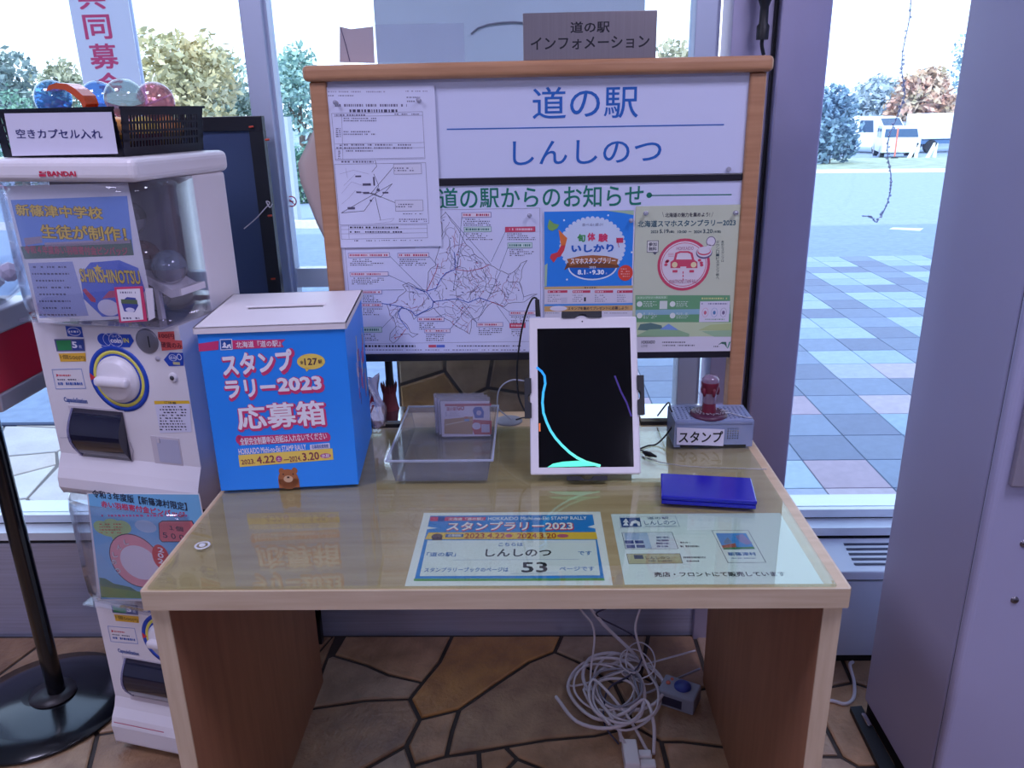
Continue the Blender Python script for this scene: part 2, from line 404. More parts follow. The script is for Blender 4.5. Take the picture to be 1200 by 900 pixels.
# scrapes on the pillar
M1(mat('scrape', '#8b8084', .8)).tube([at(u, v, 'y', 2.017) for u, v in [(552,40),(560,33),(572,29),(585,27),(600,26),(615,27)]], .0022, 5).build('scrape_mark', pl)

# ceiling lights (behind and above the camera)
m_lamp = mat('lamp_diffuser', '#efe6ff', .5, emit=2.0)
cols = [('above the desk on the left', -1.3, .4), ('above the desk on the right', 1.0, .4), ('at the back left', -1.3, -2.0), ('at the back right', 1.0, -2.0)]
for lb, x, y in cols:
    t = thing('ceiling_light', 'white square ceiling light panel ' + lb, 'light', (x, y, 2.75), group='ceiling light panels')
    M1(m_white).box(x-.32, x+.32, y-.32, y+.32, 2.715, 2.75).build('frame', t)
    M1(m_lamp).box(x-.29, x+.29, y-.29, y+.29, 2.705, 2.715).build('diffuser', t)
    L = D.lights.new('lamp', 'AREA'); L.shape = 'SQUARE'; L.size = .55; L.energy = 25; L.color = (.70, .68, 1)
    lo = D.objects.new('lamp', L); COL.objects.link(lo); lo.parent = t; lo.location = (0, 0, -.06)

# ------------------------------------------------------------------ setting: outside ground
m_asph = mat('asphalt', '#8c9cb4', .8, noise=.12, nscale=14, bump=.3, bscale=200)
gp = np.array([[-60, 2.0], [60, 2.0]])
b = M1(m_asph)
def gz(y): return -.02 if y <= 8 else -.02-(min(y, 45)-8)*1.43/37
ys = [1.9, 8, 45, 160]
for a, c in zip(ys, ys[1:]): b.quad((-90, a, gz(a)), (90, a, gz(a)), (90, c, gz(c)), (-90, c, gz(c)))
road = struct(b.build('ground'))
def ground(u, v):
    z = 0
    for _ in range(40): p = at(u, v, 'z', z); z = gz(p[1])
    return p
pv = struct(M1(mat('pale_grout', '#7d746e', .9)).box(-3.6, -.38, 1.95, 3.38, -.02, -.006).build('paving_bed'))
for P in voronoi(-3.6, -.38, 1.95, 3.38, .36, 11): stone(P, .006, rg.choice(stones_out), pv, deep=.012)
struct(M1(mat('dark_edge', '#3c4660', .9)).box(-3.6, -.38, 3.38, 3.41, -.02, .004).build('kerb_strip'))
tb = struct(M1(mat('tile_grout', '#46566a', .9)).box(-.3, 5.2, 2.02, 7.3, -.02, -.004).build('tile_bed'))
t_d = [mat('tile_dark%d' % i, c, .55, noise=.08, nscale=30) for i, c in enumerate(['#6b7890', '#74839b', '#646f88'])]
t_l = [mat('tile_light%d' % i, c, .55, noise=.08, nscale=30) for i, c in enumerate(['#a58f9c', '#9fa6b8', '#b3a3ad'])]
t_b = [mat('tile_pale%d' % i, c, .55, noise=.08, nscale=30) for i, c in enumerate(['#93a9ba', '#8ca2b4', '#9cafbe'])]
meshes = {}; far = MB(); k = 0
for r in range(-2, 19):
    for c in range(-5, 17):
        x, y = 1.06+.25*c, 2.675+.248*r
        if x+.25 > 5.2 or y > 7.2: continue
        light = (r % 3 != 1) and ((c-2) % 3 != 2)
        q = (r*7+c*13+r*c*3) % 5
        mt = (t_l if (r < 6 and q != 2) else t_b)[(r+c) % 3] if light and not (q == 4 and r < 3) else t_d[(r*2+c) % 3]
        if y < 5.3 and .2 < x < 3.4:
            me = meshes.get(mt.name)
            if me is None:
                o = M1(mt).box(x+.002, x+.248, y+.002, y+.246, -.012, 0).build('paving_tile', tb, bevel=.002, seg=1); meshes[mt.name] = o
            else:
                o = me.copy(); COL.objects.link(o); o.location = me.location; OFF[o.name] = np.array([x+.125, y+.124, -.012]); o.location = OFF[o.name]-OFF[tb.name]
        else: far.m(mt).box(x+.003, x+.247, y+.003, y+.245, -.012, 0)
tag(far.build('distant_tiles', tb), kind='stuff')
# marks and verge of the road
m_line = mat('road_paint', '#e6ecf2', .6)
for pts in ([(1042,269),(1046,267),(1082,268),(1078,271)], [(1036,316),(1038,314),(1060,316),(1058,318)]):
    P = [ground(*p) for p in pts]; lx = P[0][0]
    o = M1(m_line).prism([(p[0], p[1], gz(p[1])+.001) for p in P], (0, 0, .004)).build('road_marking'); struct(o)
g0, g1 = ground(930, 197), ground(1120, 212)
vb = M1(mat('verge_grass', '#9aa58c', .9, noise=.35, nscale=2, bump=.4, bscale=20))
vb.quad((4, 27, gz(27)+.02), (26, 21, gz(21)+.02), (26, 42, gz(42)+.02), (4, 42, gz(42)+.02)); tag(vb.build('grass_verge'), kind='structure')
kb = M1(mat('kerb_stone', '#d9d2cc', .8, noise=.1))
kb.prism([(4, 26.6, gz(26.6)), (26, 20.6, gz(20.6)), (26, 20.95, gz(20.95)), (4, 26.95, gz(26.95))], (0, 0, .1)); struct(kb.build('kerb'))
kb = M1(MC['kerb_stone']); kb.prism([(-14, 12, gz(12)), (-1, 10.6, gz(10.6)), (-1, 10.75, gz(10.75)), (-14, 12.15, gz(12.15))], (0, 0, .1)); struct(kb.build('kerb'))

# ------------------------------------------------------------------ desk
dk = thing('desk', 'pale wooden desk with brown side panels under the notice board', 'desk', (-.063, 1.3, 0))
DX0, DX1, DY0, DY1 = -.561, .4345, .965, 1.665
M1(m_dtop).box(DX0, DX1, DY0+.003, DY1, .669, .7).build('desk_top', dk)
M1(m_dedge).box(DX0-.001, DX1+.001, DY0, DY0+.003, .669, .7).build('front_edge', dk)
M1(m_dedge).box(DX0-.003, DX0, DY0+.003, DY1, .669, .7).build('side_edge', dk)
M1(m_dedge).box(DX1, DX1+.003, DY0+.003, DY1, .669, .7).build('side_edge', dk)
for a, bb in ((DX0+.002, DX0+.028), (DX1-.028, DX1-.002)):
    sd = M1(m_dside).box(a, bb, .979, 1.63, 0, .669).build('side_panel', dk)
    M1(m_dsideedge).box(a, bb, .976, .979, 0, .669).build('edge_band', sd)
M1(mat('screw_cap', '#9a8c86', .5)).cyl((DX1-.014, .976, .37), (DX1-.014, .9745, .37), .004, n=12).build('screw_cap', dk)
gm = M1(mat('grommet', '#8e8f96', .45)).lathe([(.029, 0), (.029, .003), (.024, .005), (.012, .005), (.0, .004)], (-.055, 1.607, .7), n=28).build('grommet', dk)
gs = tag(M1(g_desk).box(-.553, .417, .967, 1.563, .7012, .7062).build('glass_sheet', bevel=.0015, seg=1), 'clear greenish glass sheet lying on the desk top', 'glass sheet')
ZG = .7062
b = M1(mat('suction_ring', '#d6d6d6', .3)).lathe([(.012, .001), (.012, .0016), (.0085, .0016), (.0085, .001), (.012, .001)], (-.518, 1.082, ZG-.0009), n=24)
b.m(MC['suction_ring']).lathe([(.005, .001), (.0045, .003), (0, .003)], (-.518, 1.082, ZG-.0009), n=16)
tag(b.build('clear_pad'), 'small round clear suction pad near the left corner of the glass sheet', 'pad')

def paper(name, label, cat, art, u0, v0, u1, v1, base='#efeef0', th=.0004, group=None):
    """a sheet whose blank is a thin box and whose print is the art"""
    x0, y0, x1, y1 = art.bb(u0, v0, u1, v1); A = art
    pts = [A.O+A.EX*x+A.EY*y-A.N*th for x, y in ((x0, y0), (x1, y0), (x1, y1), (x0, y1))]
    b = M1(mat('paper_'+base.lstrip('#'), base, .55)).prism(pts, A.N*th)
    A.b.v, A.b.f, A.b.mi, A.b.mats, A.b.sm = (b.v+A.b.v, b.f+[tuple(i+len(b.v) for i in f) for f in A.b.f], [0]*len(b.f)+[i+1 for i in A.b.mi], b.mats+A.b.mats, b.sm+A.b.sm)
    o = A.b.build(name); return tag(o, label, cat, group)

# laminated rally sheet under the glass; crop frame 460,570 x4.2857
A = Art((0, 0, .7004), AX, AY); A.cs = (460, 570, 4.2857)
BL, YE = '#2484d6', '#f0c23a'
A.poly([(190, 148), (1005, 142), (1065, 472), (108, 475)], BL, 1)
A.poly([(182, 232), (1022, 230), (1030, 266), (163, 266)], YE, 2)
A.poly([(108, 464), (1063, 461), (1066, 474), (106, 476)], '#5d9f4a', 2)
A.poly([(176, 272), (1020, 270), (1042, 448), (136, 452)], '#e4e8ea', 3)
A.poly([(160, 200), (225, 210), (160, 218)], '#efeef0', 2); A.poly([(1025, 190), (980, 204), (1025, 214)], '#efeef0', 2)
A.poly([(190, 153), (470, 155), (465, 172), (188, 175)], '#d2436e', 2); A.rect(228, 154, 262, 177, '#1d56a8', 3)
A.text('北海道「道の駅」', 280, 158, 455, 172, '#f2f0f2', .02, 3); A.text('HOKKAIDO Michi-no-Eki STAMP RALLY', 480, 153, 975, 170, '#f2f0f2', .02, 3)
A.text('スタンプラリー2023', 272, 178, 912, 226, '#d23a5e', .075, 3); A.text('スタンプラリー2023', 275, 179, 905, 221, '#f7f3f5', .035, 5)
A.rect(266, 240, 356, 256, '#3d5f9e', 3); A.text('応募期間', 280, 242, 345, 254, '#efe9f0', .02, 4)
A.text('2023.4.22', 362, 236, 565, 262, '#b4472f', .03, 3); A.ell(566, 240, 602, 258, '#c05a7a', 3); A.text('2024.3.20', 625, 236, 822, 262, '#b4472f', .03, 3)
A.ell(826, 240, 884, 258, '#c05a7a', 3); A.ell(195, 238, 252, 268, '#6b4a44', 3); A.rect(200, 258, 248, 272, '#6b4a44', 3)
A.text('こちらは', 533, 284, 655, 302, '#3b76bb', .03, 4); A.text('しんしのつ', 467, 316, 798, 354, '#23242c', .035, 4)
A.text('「道の駅」', 172, 332, 318, 354, '#3b76bb', .03, 4); A.text('です', 932, 326, 1000, 347, '#3b76bb', .03, 4)
A.line([(305, 371), (935, 368)], .0006, '#3b76bb', 4); A.text('53', 648, 382, 778, 434, '#23242c', .035, 4)
A.text('スタンプラリーブックのページは', 160, 408, 582, 432, '#3b76bb', .03, 4); A.text('ページです', 838, 404, 1014, 426, '#3b76bb', .03, 4)
A.line([(594, 440), (830, 437)], .0006, '#3b76bb', 4)
paper('laminated_sheet', 'blue and yellow stamp rally sheet with page 53 under the desk glass', 'sheet', A, 110, 130, 1075, 498)
# sheet with sample stickers; crop frame 725,595 x6
A = Art((0, 0, .7004), AX, AY); A.cs = (725, 595, 6)
A.line([(8, 65), (398, 60), (428, 135), (14, 142), (8, 65)], .0005, '#4a5a90', 2)
A.poly([(10, 72), (148, 70), (162, 134), (22, 138)], '#234d92', 3)
A.poly([(30, 128), (45, 105), (28, 105), (50, 76), (72, 105), (58, 105), (70, 128)], '#e8e8ee', 4)
A.poly([(76, 130), (88, 100), (118, 88), (150, 104), (152, 130), (136, 130), (128, 112), (104, 112), (96, 130)], '#e8e8ee', 4)
A.text('道の駅', 200, 66, 350, 84, '#4a5a90', .01, 4); A.text('しんしのつ', 180, 92, 402, 122, '#4a5a90', .01, 4); A.line([(185, 131), (405, 129)], .001, '#4a5a90', 4)
A.poly([(22, 176), (375, 174), (418, 290), (50, 292)], '#d6dcea', 2); A.line([(22, 176), (375, 174), (418, 290), (50, 292), (22, 176)], .0007, '#2c3558', 3)
for q in ((45, 232, 105, 256), (115, 232, 175, 254), (55, 262, 115, 286), (125, 262, 185, 284)): A.rect(*q, '#33488f', 4)
A.poly([(40, 180), (200, 178), (235, 288), (190, 288), (165, 228), (48, 228)], '#a9bde0', 3); A.small(265, 200, 370, 284, 4, '#33488f', .6, 4)
A.small(420, 238, 500, 254, 1, '#3a3f55', .6, 3, 6); A.small(435, 262, 570, 284, 1, '#3a3f55', .6, 3, 6)
A.poly([(55, 326), (430, 324), (450, 392), (72, 396)], '#b8b18e', 2); A.line([(55, 326), (430, 324), (450, 392), (72, 396), (55, 326)], .0007, '#2c2c38', 3)
A.rect(108, 334, 172, 362, '#37406a', 4); A.text('しんしのつ', 190, 344, 360, 364, '#4c4c50', .02, 4); A.small(210, 366, 400, 386, 1, '#6c6a60', .5, 4, 6)
A.small(455, 342, 612, 360, 1, '#3a3f55', .7, 3, 6); A.small(478, 370, 590, 384, 1, '#3a3f55', .7, 3, 6)
A.line([(655, 162), (910, 160), (1035, 386), (768, 388), (655, 162)], .0007, '#2c3558', 3)
A.poly([(682, 180), (895, 180), (958, 292), (738, 296)], '#3f8fdc', 3); A.poly([(722, 268), (820, 250), (830, 286), (736, 290)], '#a85a50', 4)
A.poly([(740, 240), (765, 210), (800, 245), (790, 256), (745, 256)], '#5a7fae', 5); A.poly([(820, 200), (870, 186), (940, 250), (900, 262), (850, 240)], '#8d83c0', 4)
A.poly([(735, 284), (950, 276), (958, 292), (738, 296)], '#4f8d60', 5)
A.text('新篠津村', 768, 314, 965, 340, '#3a72b4', .03, 4); A.small(775, 350, 1000, 364, 1, '#7f98ba', .5, 4, 5)
A.text('売店・フロントにて販売しています', 250, 452, 1172, 486, '#1d1f28', .03, 3)
paper('sticker_sample_sheet', 'pale sheet with sample stickers under the right corner of the desk glass', 'sheet', A, -6, 40, 1290, 538, '#dfe8ec')

# ------------------------------------------------------------------ notice board
YB = 1.585
nb = thing('notice_board', 'wooden framed white notice board standing at the back of the desk', 'notice board', (.01, 1.6, .7))
M1(m_wood).box(-.412, -.38, YB-.01, YB+.03, .716, 1.393).build('post', nb, bevel=.005, seg=3)
M1(m_wood).box(.403, .433, YB-.01, YB+.03, .716, 1.393).build('post', nb, bevel=.005, seg=3)
M1(m_woodx).box(-.42, .441, YB-.022, YB+.04, 1.393, 1.421).build('top_rail', nb, bevel=.009, seg=4)
mbd = mat('board_white', '#d6daf2', .3)
M1(mbd).box(-.38, .403, YB, YB+.012, 1.214, 1.393).build('upper_panel', nb)
M1(mbd).box(-.38, .403, YB, YB+.012, .86, 1.203).build('lower_panel', nb)
m_bar = mat('black_bar', '#1c1a24', .35)
M1(m_bar).box(-.38, .403, YB-.004, YB+.014, 1.2, 1.214).build('middle_bar', nb, bevel=.002)
M1(m_bar).box(-.38, .406, YB-.004, YB+.014, .846, .862).build('bottom_bar', nb, bevel=.002)
m_foot = mat('foot_steel', '#c9ccd6', .12, 1); 
for x0, x1 in ((-.412, -.285), (.225, .433)):
    f = M1(m_foot).box(x0, x1, YB-.008, 1.662, .708, .716).build('foot_plate', nb)
    M1(m_dark).box(x0, x1, YB-.009, 1.662, .7, .708).build('foot_pad', f)
A = Art((0, YB-.0002, 0), AX, AZ)
B1, G1 = '#1f63b8', '#187a66'
A.text('道の駅', 624, 101, 748, 139, B1, .008, 2, res=4); A.line([(524, 151.5), (848, 146)], .0022, B1, 2)
A.text('しんしのつ', 601, 164, 775, 192, B1, .006, 2, res=4)
A.build('panel_lettering', nb)
A = Art((0, YB-.0002, 0), AX, AZ)
A.text('道の駅からのお知らせ', 514, 218, 754, 244, G1, .016, 2, res=4); A.ell(757.5, 225.5, 764, 232, G1, 2); A.line([(762, 229), (857, 228)], .002, G1, 2)
A.build('panel_lettering', nb)

# map sheet on the board; crop frame 380,220 x4.5
A = Art((0, YB-.0016, 0), AX, AZ); A.cs = (380, 220, 4.5)
CO = [(640,130),(690,200),(735,275),(790,345),(850,400),(915,430),(965,455),(1010,435),(1040,400),(1066,388),(1045,430),(1030,500),(1055,575),(1120,560),(1060,600),(1000,600),(945,625),(890,600),(850,640),(810,690),(780,700),(772,740),(768,775),(735,755),(705,738),(640,690),(575,635),(520,660),(475,690),(440,640),(400,640),(385,680),(430,720),(450,760),(495,775),(470,785),(440,765),(410,770),(385,800),(360,820),(343,800),(350,765),(375,735),(365,690),(340,670),(335,620),(375,600),(415,560),(430,545),(410,510),(440,500),(490,530),(540,540),(550,500),(545,445),(585,410),(595,350),(615,290),(625,215),(608,160),(640,130)]
rg = random.Random(4)
def jit(P, a): 
    o = []
    for p, q in zip(P, P[1:]):
        k = max(1, int(math.hypot(q[0]-p[0], q[1]-p[1])/22))
        for i in range(k): o.append((p[0]+(q[0]-p[0])*i/k+rg.uniform(-a, a), p[1]+(q[1]-p[1])*i/k+rg.uniform(-a, a)))
    return o+[P[-1]]
A.line(jit(CO, 5), .0009, '#5a5570', 2)
def inside(x, y):
    c = False
    for p, q in zip(CO, CO[1:]):
        if (p[1] > y) != (q[1] > y) and x < (q[0]-p[0])*(y-p[1])/(q[1]-p[1])+p[0]: c = not c
    return c
N = 0
while N < 230:
    x, y = rg.uniform(340, 1060), rg.uniform(150, 800)
    if not inside(x, y): continue
    N += 1; P = [(x, y)]; a = rg.uniform(0, 6.3)
    for _ in range(rg.randint(2, 6)):
        a += rg.uniform(-.7, .7); x += 16*math.cos(a); y += 16*math.sin(a)
        if inside(x, y): P.append((x, y))
    A.line(P, .0006, rg.choice(['#6c6680', '#6c6680', '#b0607c', '#5b5b8c']), 2)
for _ in range(90):
    x, y = rg.uniform(340, 1060), rg.uniform(150, 800)
    if inside(x, y): A.rect(x, y, x+6, y+5, rg.choice(['#c04a66', '#3a4a90', '#444258']), 3)
for P in ([(540,545),(590,530),(615,480),(640,450),(690,430),(690,380),(685,340)], [(480,530),(540,550),(575,600),(700,585),(760,605),(820,580),(875,600)], [(575,600),(570,630),(520,655),(480,675),(460,650),(410,630),(390,660),(405,700),(440,745)], [(305,610),(370,620),(415,630)]):
    A.line(P, .0014, '#3560bc', 4)
for P in ([(690,430),(760,440),(830,425),(870,405)], [(540,545),(590,440),(600,400)], [(875,600),(945,625)], [(430,745),(400,785),(370,790)]): A.line(P, .0011, '#b8385c', 4)
LB = [(725,130,880,156,0),(738,206,880,232,1),(955,206,1112,232,2),(968,290,1096,316,1),(127,343,345,367,0),(388,343,552,367,0),(136,444,338,466,0),(195,540,304,560,0),(195,608,306,628,0),(195,734,304,762,1),(492,682,632,704,0),(528,744,664,764,0),(804,710,942,732,0),(976,650,1115,670,0),(978,715,1060,738,2)]
for x0, y0, x1, y1, k in LB:
    A.rect(x0, y0, x1, y1, ['#e6d6e2', '#cfe0dc', '#d24a68'][k], 5); A.box(x0, y0, x1, y1, .0007, ['#3a56a8', '#3a8a78', '#c23050'][k], 6)
    A.small(x0+8, y0+4, x1-6, y1-4, 1, ['#c03a5c', '#3d7f74', '#f0d8e0'][k], .6, 7, 5, .1)
    A.small(x0+10, y1+6, x1+rg.randint(-10, 25), y1+46, 4, '#5c5870', .45, 3, 6, .5)
for P in ([(725,156),(700,420),(680,540)],[(738,232),(690,470)],[(955,232),(880,390)],[(968,316),(925,430)],[(345,360),(530,545)],[(552,360),(610,425)],[(338,460),(530,550)],[(304,740),(400,640)],[(560,690),(640,665)],[(664,745),(770,615)],[(804,710),(670,600)],[(804,710),(720,600)],[(976,655),(900,600)],[(978,715),(910,620)],[(304,540),(420,538)],[(640,130),(880,405)],[(810,700),(930,440)]):
    A.line(P, .0007, '#3d5580', 3)
A.rect(112, 316, 480, 324, '#c6c2da', 1); A.small(215, 828, 480, 842, 1, '#35324a', .8, 3, 8, 0); A.rect(550, 828, 590, 842, '#d0546c', 3); A.rect(592, 828, 636, 842, '#5a72c8', 3)
A.small(700, 828, 1040, 840, 1, '#5c5870', .5, 3, 7, 0); A.small(215, 850, 1060, 860, 1, '#8a86a0', .5, 3, 7, 0)
A.line([(215, 822), (1140, 810)], .0006, '#8a86a0', 2); A.box(125, 116, 1140, 868, .0007, '#8a86a0', 2)
paper('route_map_sheet', 'large white route map sheet with blue and red roads on the notice board', 'map', A, 80, 108, 1150, 872, '#d8daf2')
# blue poster; crop frame 630,240 x6.925
A = Art((0, YB-.0026, 0), AX, AZ); A.cs = (630, 240, 6.925)
A.rect(55, 50, 772, 660, '#2d86e2', 1)
A.poly([(560, 48), (780, 46), (780, 84), (690, 66)], '#a9c4a0', 2); A.poly([(58, 490), (80, 475), (74, 660), (58, 660)], '#a9c4a0', 2)
A.ell(192, 108, 700, 560, '#cfdcf0', 2); 
for i in range(40):
    a = 2*PI*i/40; cx, cy = 446+252*math.cos(a), 334+224*math.sin(a); A.ell(cx-18, cy-18, cx+18, cy+18, '#cfdcf0', 2, 10)
A.ell(246, 390, 646, 612, '#e0e8f4', 3); A.ell(256, 395, 636, 600, '#1867c4', 4); A.rect(240, 380, 655, 462, '#cfdcf0', 5); A.poly([(250, 510), (215, 530), (240, 470), (640, 470), (665, 505), (640, 512)], '#7a4a30', 5)
A.poly([(238, 440), (350, 415), (450, 408), (560, 415), (655, 440), (640, 490), (560, 470), (450, 462), (350, 470), (262, 498)], '#a8673c', 6)
A.text('スマホスタンプラリー', 268, 428, 632, 478, '#f4ecec', .04, 7)
A.text('旬', 322, 236, 388, 300, '#3f9a50', .05, 6); A.text('体', 404, 226, 468, 294, '#dc3f6a', .05, 6); A.text('験', 492, 232, 570, 300, '#dc3f6a', .05, 6)
A.text('いしかり', 274, 320, 618, 384, '#2162c0', .06, 6); A.text('食べる! 遊ぶ!', 360, 148, 532, 172, '#8d93ae', .01, 6)
A.text('2023', 420, 498, 472, 516, '#dfe8f6', .03, 6); A.text('8.1', 324, 526, 388, 566, '#f4f6fb', .05, 6); A.rect(422, 542, 434, 554, '#f4f6fb', 6); A.text('9.30', 442, 526, 540, 566, '#f4f6fb', .05, 6)
A.text('火', 396, 548, 412, 562, '#f4f6fb', .02, 6); A.text('土', 550, 548, 566, 562, '#f4f6fb', .02, 6)
A.poly([(80, 175), (95, 118), (130, 150), (175, 160), (160, 190), (120, 212), (90, 200)], '#7faf5c', 6)
A.poly([(170, 200), (240, 270), (225, 330), (190, 330)], '#e67a3c', 6); A.poly([(190, 330), (226, 328), (215, 370), (185, 420), (160, 425), (130, 468), (100, 430), (110, 400), (160, 385)], '#d8404c', 6)
A.rect(640, 268, 694, 308, '#cf3a5e', 6); A.line([(640, 268), (662, 345)], .0009, '#b83454', 6); A.ell(652, 488, 772, 616, '#dc4838', 6)
A.small(675, 510, 755, 590, 4, '#f0a8a0', .4, 7, 9, .2)
for x, y in ((573, 85), (764, 385), (238, 606), (215, 125)): A.ell(x-8, y-8, x+8, y+8, '#e8f0fa', 3, 8)
A.rect(55, 660, 772, 682, '#cfb078', 2); A.small(380, 664, 480, 680, 1, '#5a4a3c', .6, 3, 8, 0)
A.rect(55, 682, 772, 800, '#d9d3e0', 2)
for x0, x1 in ((82, 242), (284, 428), (464, 612), (645, 770)):
    A.rect(x0, 694, x1, 714, '#c8405c', 3); A.small(x0+6, 698, x1-60, 712, 1, '#f2dce2', .6, 4, 8, 0); A.small(x0, 726, x1-50, 790, 4, '#7a7488', .35, 3, 8, .3)
A.rect(376, 750, 392, 784, '#2b2838', 3); A.rect(190, 752, 240, 796, '#c9c4d4', 3)
A.rect(55, 802, 772, 818, '#4d95dc', 2); A.rect(55, 818, 772, 862, '#d2a86c', 2); A.ell(100, 820, 238, 862, '#e4e0ec', 3)
A.text('スタンプを集めてプレゼントに応募しよう!', 245, 826, 735, 852, '#3c3340', .03, 3); A.small(60, 872, 180, 884, 1, '#7a7488', .4, 3, 6); A.small(540, 872, 760, 884, 1, '#7a7488', .4, 3, 6)
paper('blue_poster', 'blue stamp rally poster with round white emblem pinned behind the tablet top', 'poster', A, 55, 44, 776, 1190, '#ddd9e4')
# green-beige poster; crop frame 740,235 x4.867
A = Art((0, YB-.0036, 0), AX, AZ); A.cs = (740, 235, 4.867)
GN, RD = '#3c6a5c', '#cf4a66'
A.text('北海道の魅力を集めよう!', 192, 68, 448, 94, '#4a4a52', .03, 2); A.line([(176, 66), (184, 94)], .0006, '#4a4a52', 2); A.line([(466, 66), (456, 94)], .0006, '#4a4a52', 2)
A.text('北海道スマホスタンプラリー2023', 36, 110, 594, 148, '#3d6470', .035, 2)
C_ = '#3d5560'
for tx_, q in (('2023', (110, 170, 152, 186)), ('5.19', (160, 163, 212, 186)), ('(金)', (214, 170, 244, 186)), ('10:00', (262, 170, 314, 186)), ('～', (326, 174, 342, 180)), ('2024', (356, 170, 400, 186)), ('3.20', (408, 163, 462, 186)), ('(水祝)', (466, 170, 510, 186))): A.text(tx_, *q, C_, .03, 2)
A.ell(148, 216, 448, 514, RD, 2); A.ell(164, 232, 432, 498, '#e2d6dc', 3); A.ring(170, 240, 426, 490, .0012, RD, 4)
A.poly([(240, 340), (250, 298), (275, 288), (325, 288), (348, 298), (358, 340)], RD, 4); A.poly([(254, 336), (262, 304), (280, 298), (320, 298), (336, 304), (345, 336)], '#e2d6dc', 5)
A.poly([(222, 350), (240, 338), (358, 338), (376, 350), (376, 385), (222, 385)], RD, 5); A.ell(230, 350, 262, 382, '#ead9a8', 6); A.ell(338, 350, 370, 382, '#ead9a8', 6); A.rect(278, 376, 312, 398, '#e2d6dc', 6)
A.rect(234, 396, 262, 410, RD, 5); A.rect(330, 396, 356, 410, RD, 5)
for x, y in ((200, 350), (196, 366), (206, 344), (388, 340), (398, 355), (400, 368)): A.ell(x-10, y-8, x+10, y+8, RD, 5, 12)
for y in (404, 424, 444): A.rect(291, y, 297, y+12, RD, 5)
A.text('HOKKAIDO', 256, 262, 354, 282, '#b06a80', 0, 5); A.text('SMARTPHONE STAMP RALLY', 215, 450, 382, 472, '#b06a80', 0, 5)
for y in (302, 310, 318): A.line([(210, y), (240, y)], .0006, RD, 5)
A.ell(426, 204, 480, 262, '#6a5a80', 4); A.ell(430, 208, 476, 258, '#ddd6dc', 5); A.poly([(438, 250), (462, 258), (440, 296), (408, 280)], '#ddd6dc', 5)
A.ell(368, 262, 460, 332, '#6a5a80', 5); A.ell(372, 262, 457, 322, '#ddd6dc', 6); A.ell(376, 270, 452, 312, RD, 7); A.ell(380, 270, 448, 304, '#ddd6dc', 8)
A.rect(88, 228, 154, 296, '#5a5a6c', 3); A.rect(91, 231, 151, 293, '#dcdad2', 4); A.poly([(118, 293), (148, 293), (134, 310)], '#5a5a6c', 4); A.text('参加', 98, 238, 144, 260, '#4a4a5c', .03, 5); A.text('無料', 98, 264, 144, 286, '#4a4a5c', .03, 5)
A.vtext('集めたスタンプは', 512, 228, 528, 352, '#4a5a5c', 0, 3); A.vtext('ダウンロードスタンプ帳へ', 482, 228, 500, 452, '#4a5a5c', 0, 3)
A.poly([(22, 540), (562, 540), (566, 694), (24, 694)], '#6ba374', 2); A.rect(24, 620, 562, 650, '#8fb8c4', 3); A.rect(26, 544, 206, 562, '#8cb98a', 4); A.text('スタンプラリー参加方法', 34, 547, 196, 559, '#e4eee2', 0, 5)
for x, y in ((46, 590), (234, 590), (46, 656), (234, 656)):
    A.ell(x-16, y-16, x+16, y+16, '#dfe6dc', 5); A.small(x+22, y-18, x+100, y+18, 4, '#d8e6d6', .4, 5, 7)
A.rect(388, 574, 558, 692, '#dcd8e4', 5); A.small(400, 580, 545, 596, 1, '#7d7898', .5, 6, 6, 0); A.small(400, 550, 545, 566, 1, '#d8d890', .6, 5, 6, 0)
for x, c in ((420, '#cf6a80'), (472, '#5a86b4'), (524, '#7a6a8c')): A.ring(x-18, 612, x+18, 664, .0005, c, 6); A.ell(x-8, 628, x+8, 650, c, 6)
A.small(420, 672, 530, 682, 1, '#7d9a88', .6, 6, 6, 0); A.rect(160, 572, 204, 618, '#d6dfd4', 5)
A.poly([(24, 694), (566, 694), (574, 775), (28, 775)], '#c3d2a8', 2); A.poly([(28, 770), (100, 735), (240, 728), (330, 760), (328, 776), (28, 776)], '#93b58c', 4)
A.poly([(34, 738), (50, 705), (110, 697), (172, 712), (176, 732), (100, 742)], '#5d7d78', 3); A.poly([(160, 735), (212, 702), (268, 738)], '#7f9fd6', 5)
A.poly([(380, 740), (450, 708), (570, 700), (572, 740)], '#b6c48a', 3); A.poly([(400, 745), (572, 738), (574, 776), (470, 776)], '#9fbf98', 4); A.rect(28, 776, 586, 862, '#ded9e2', 2)
A.text('HOKKAIDO', 56, 798, 134, 816, '#3c3a44', .04, 3); A.text('LOVE!', 56, 822, 92, 836, '#6c6a74', 0, 3); A.small(165, 802, 320, 814, 1, '#55525e', .6, 3, 6); A.small(165, 820, 360, 832, 1, '#55525e', .6, 3, 6, 0)
A.poly([(492, 824), (515, 806), (540, 806), (545, 842), (530, 820), (512, 816)], GN, 3); A.poly([(545, 842), (556, 806), (566, 804), (550, 844)], '#4a9a80', 3); A.small(468, 826, 498, 838, 1, '#55525e', .6, 3, 5, 0)
paper('green_poster', 'pale green stamp rally poster with red car stamp emblem on the board', 'poster', A, 12, 28, 606, 862, '#c9cfb4')
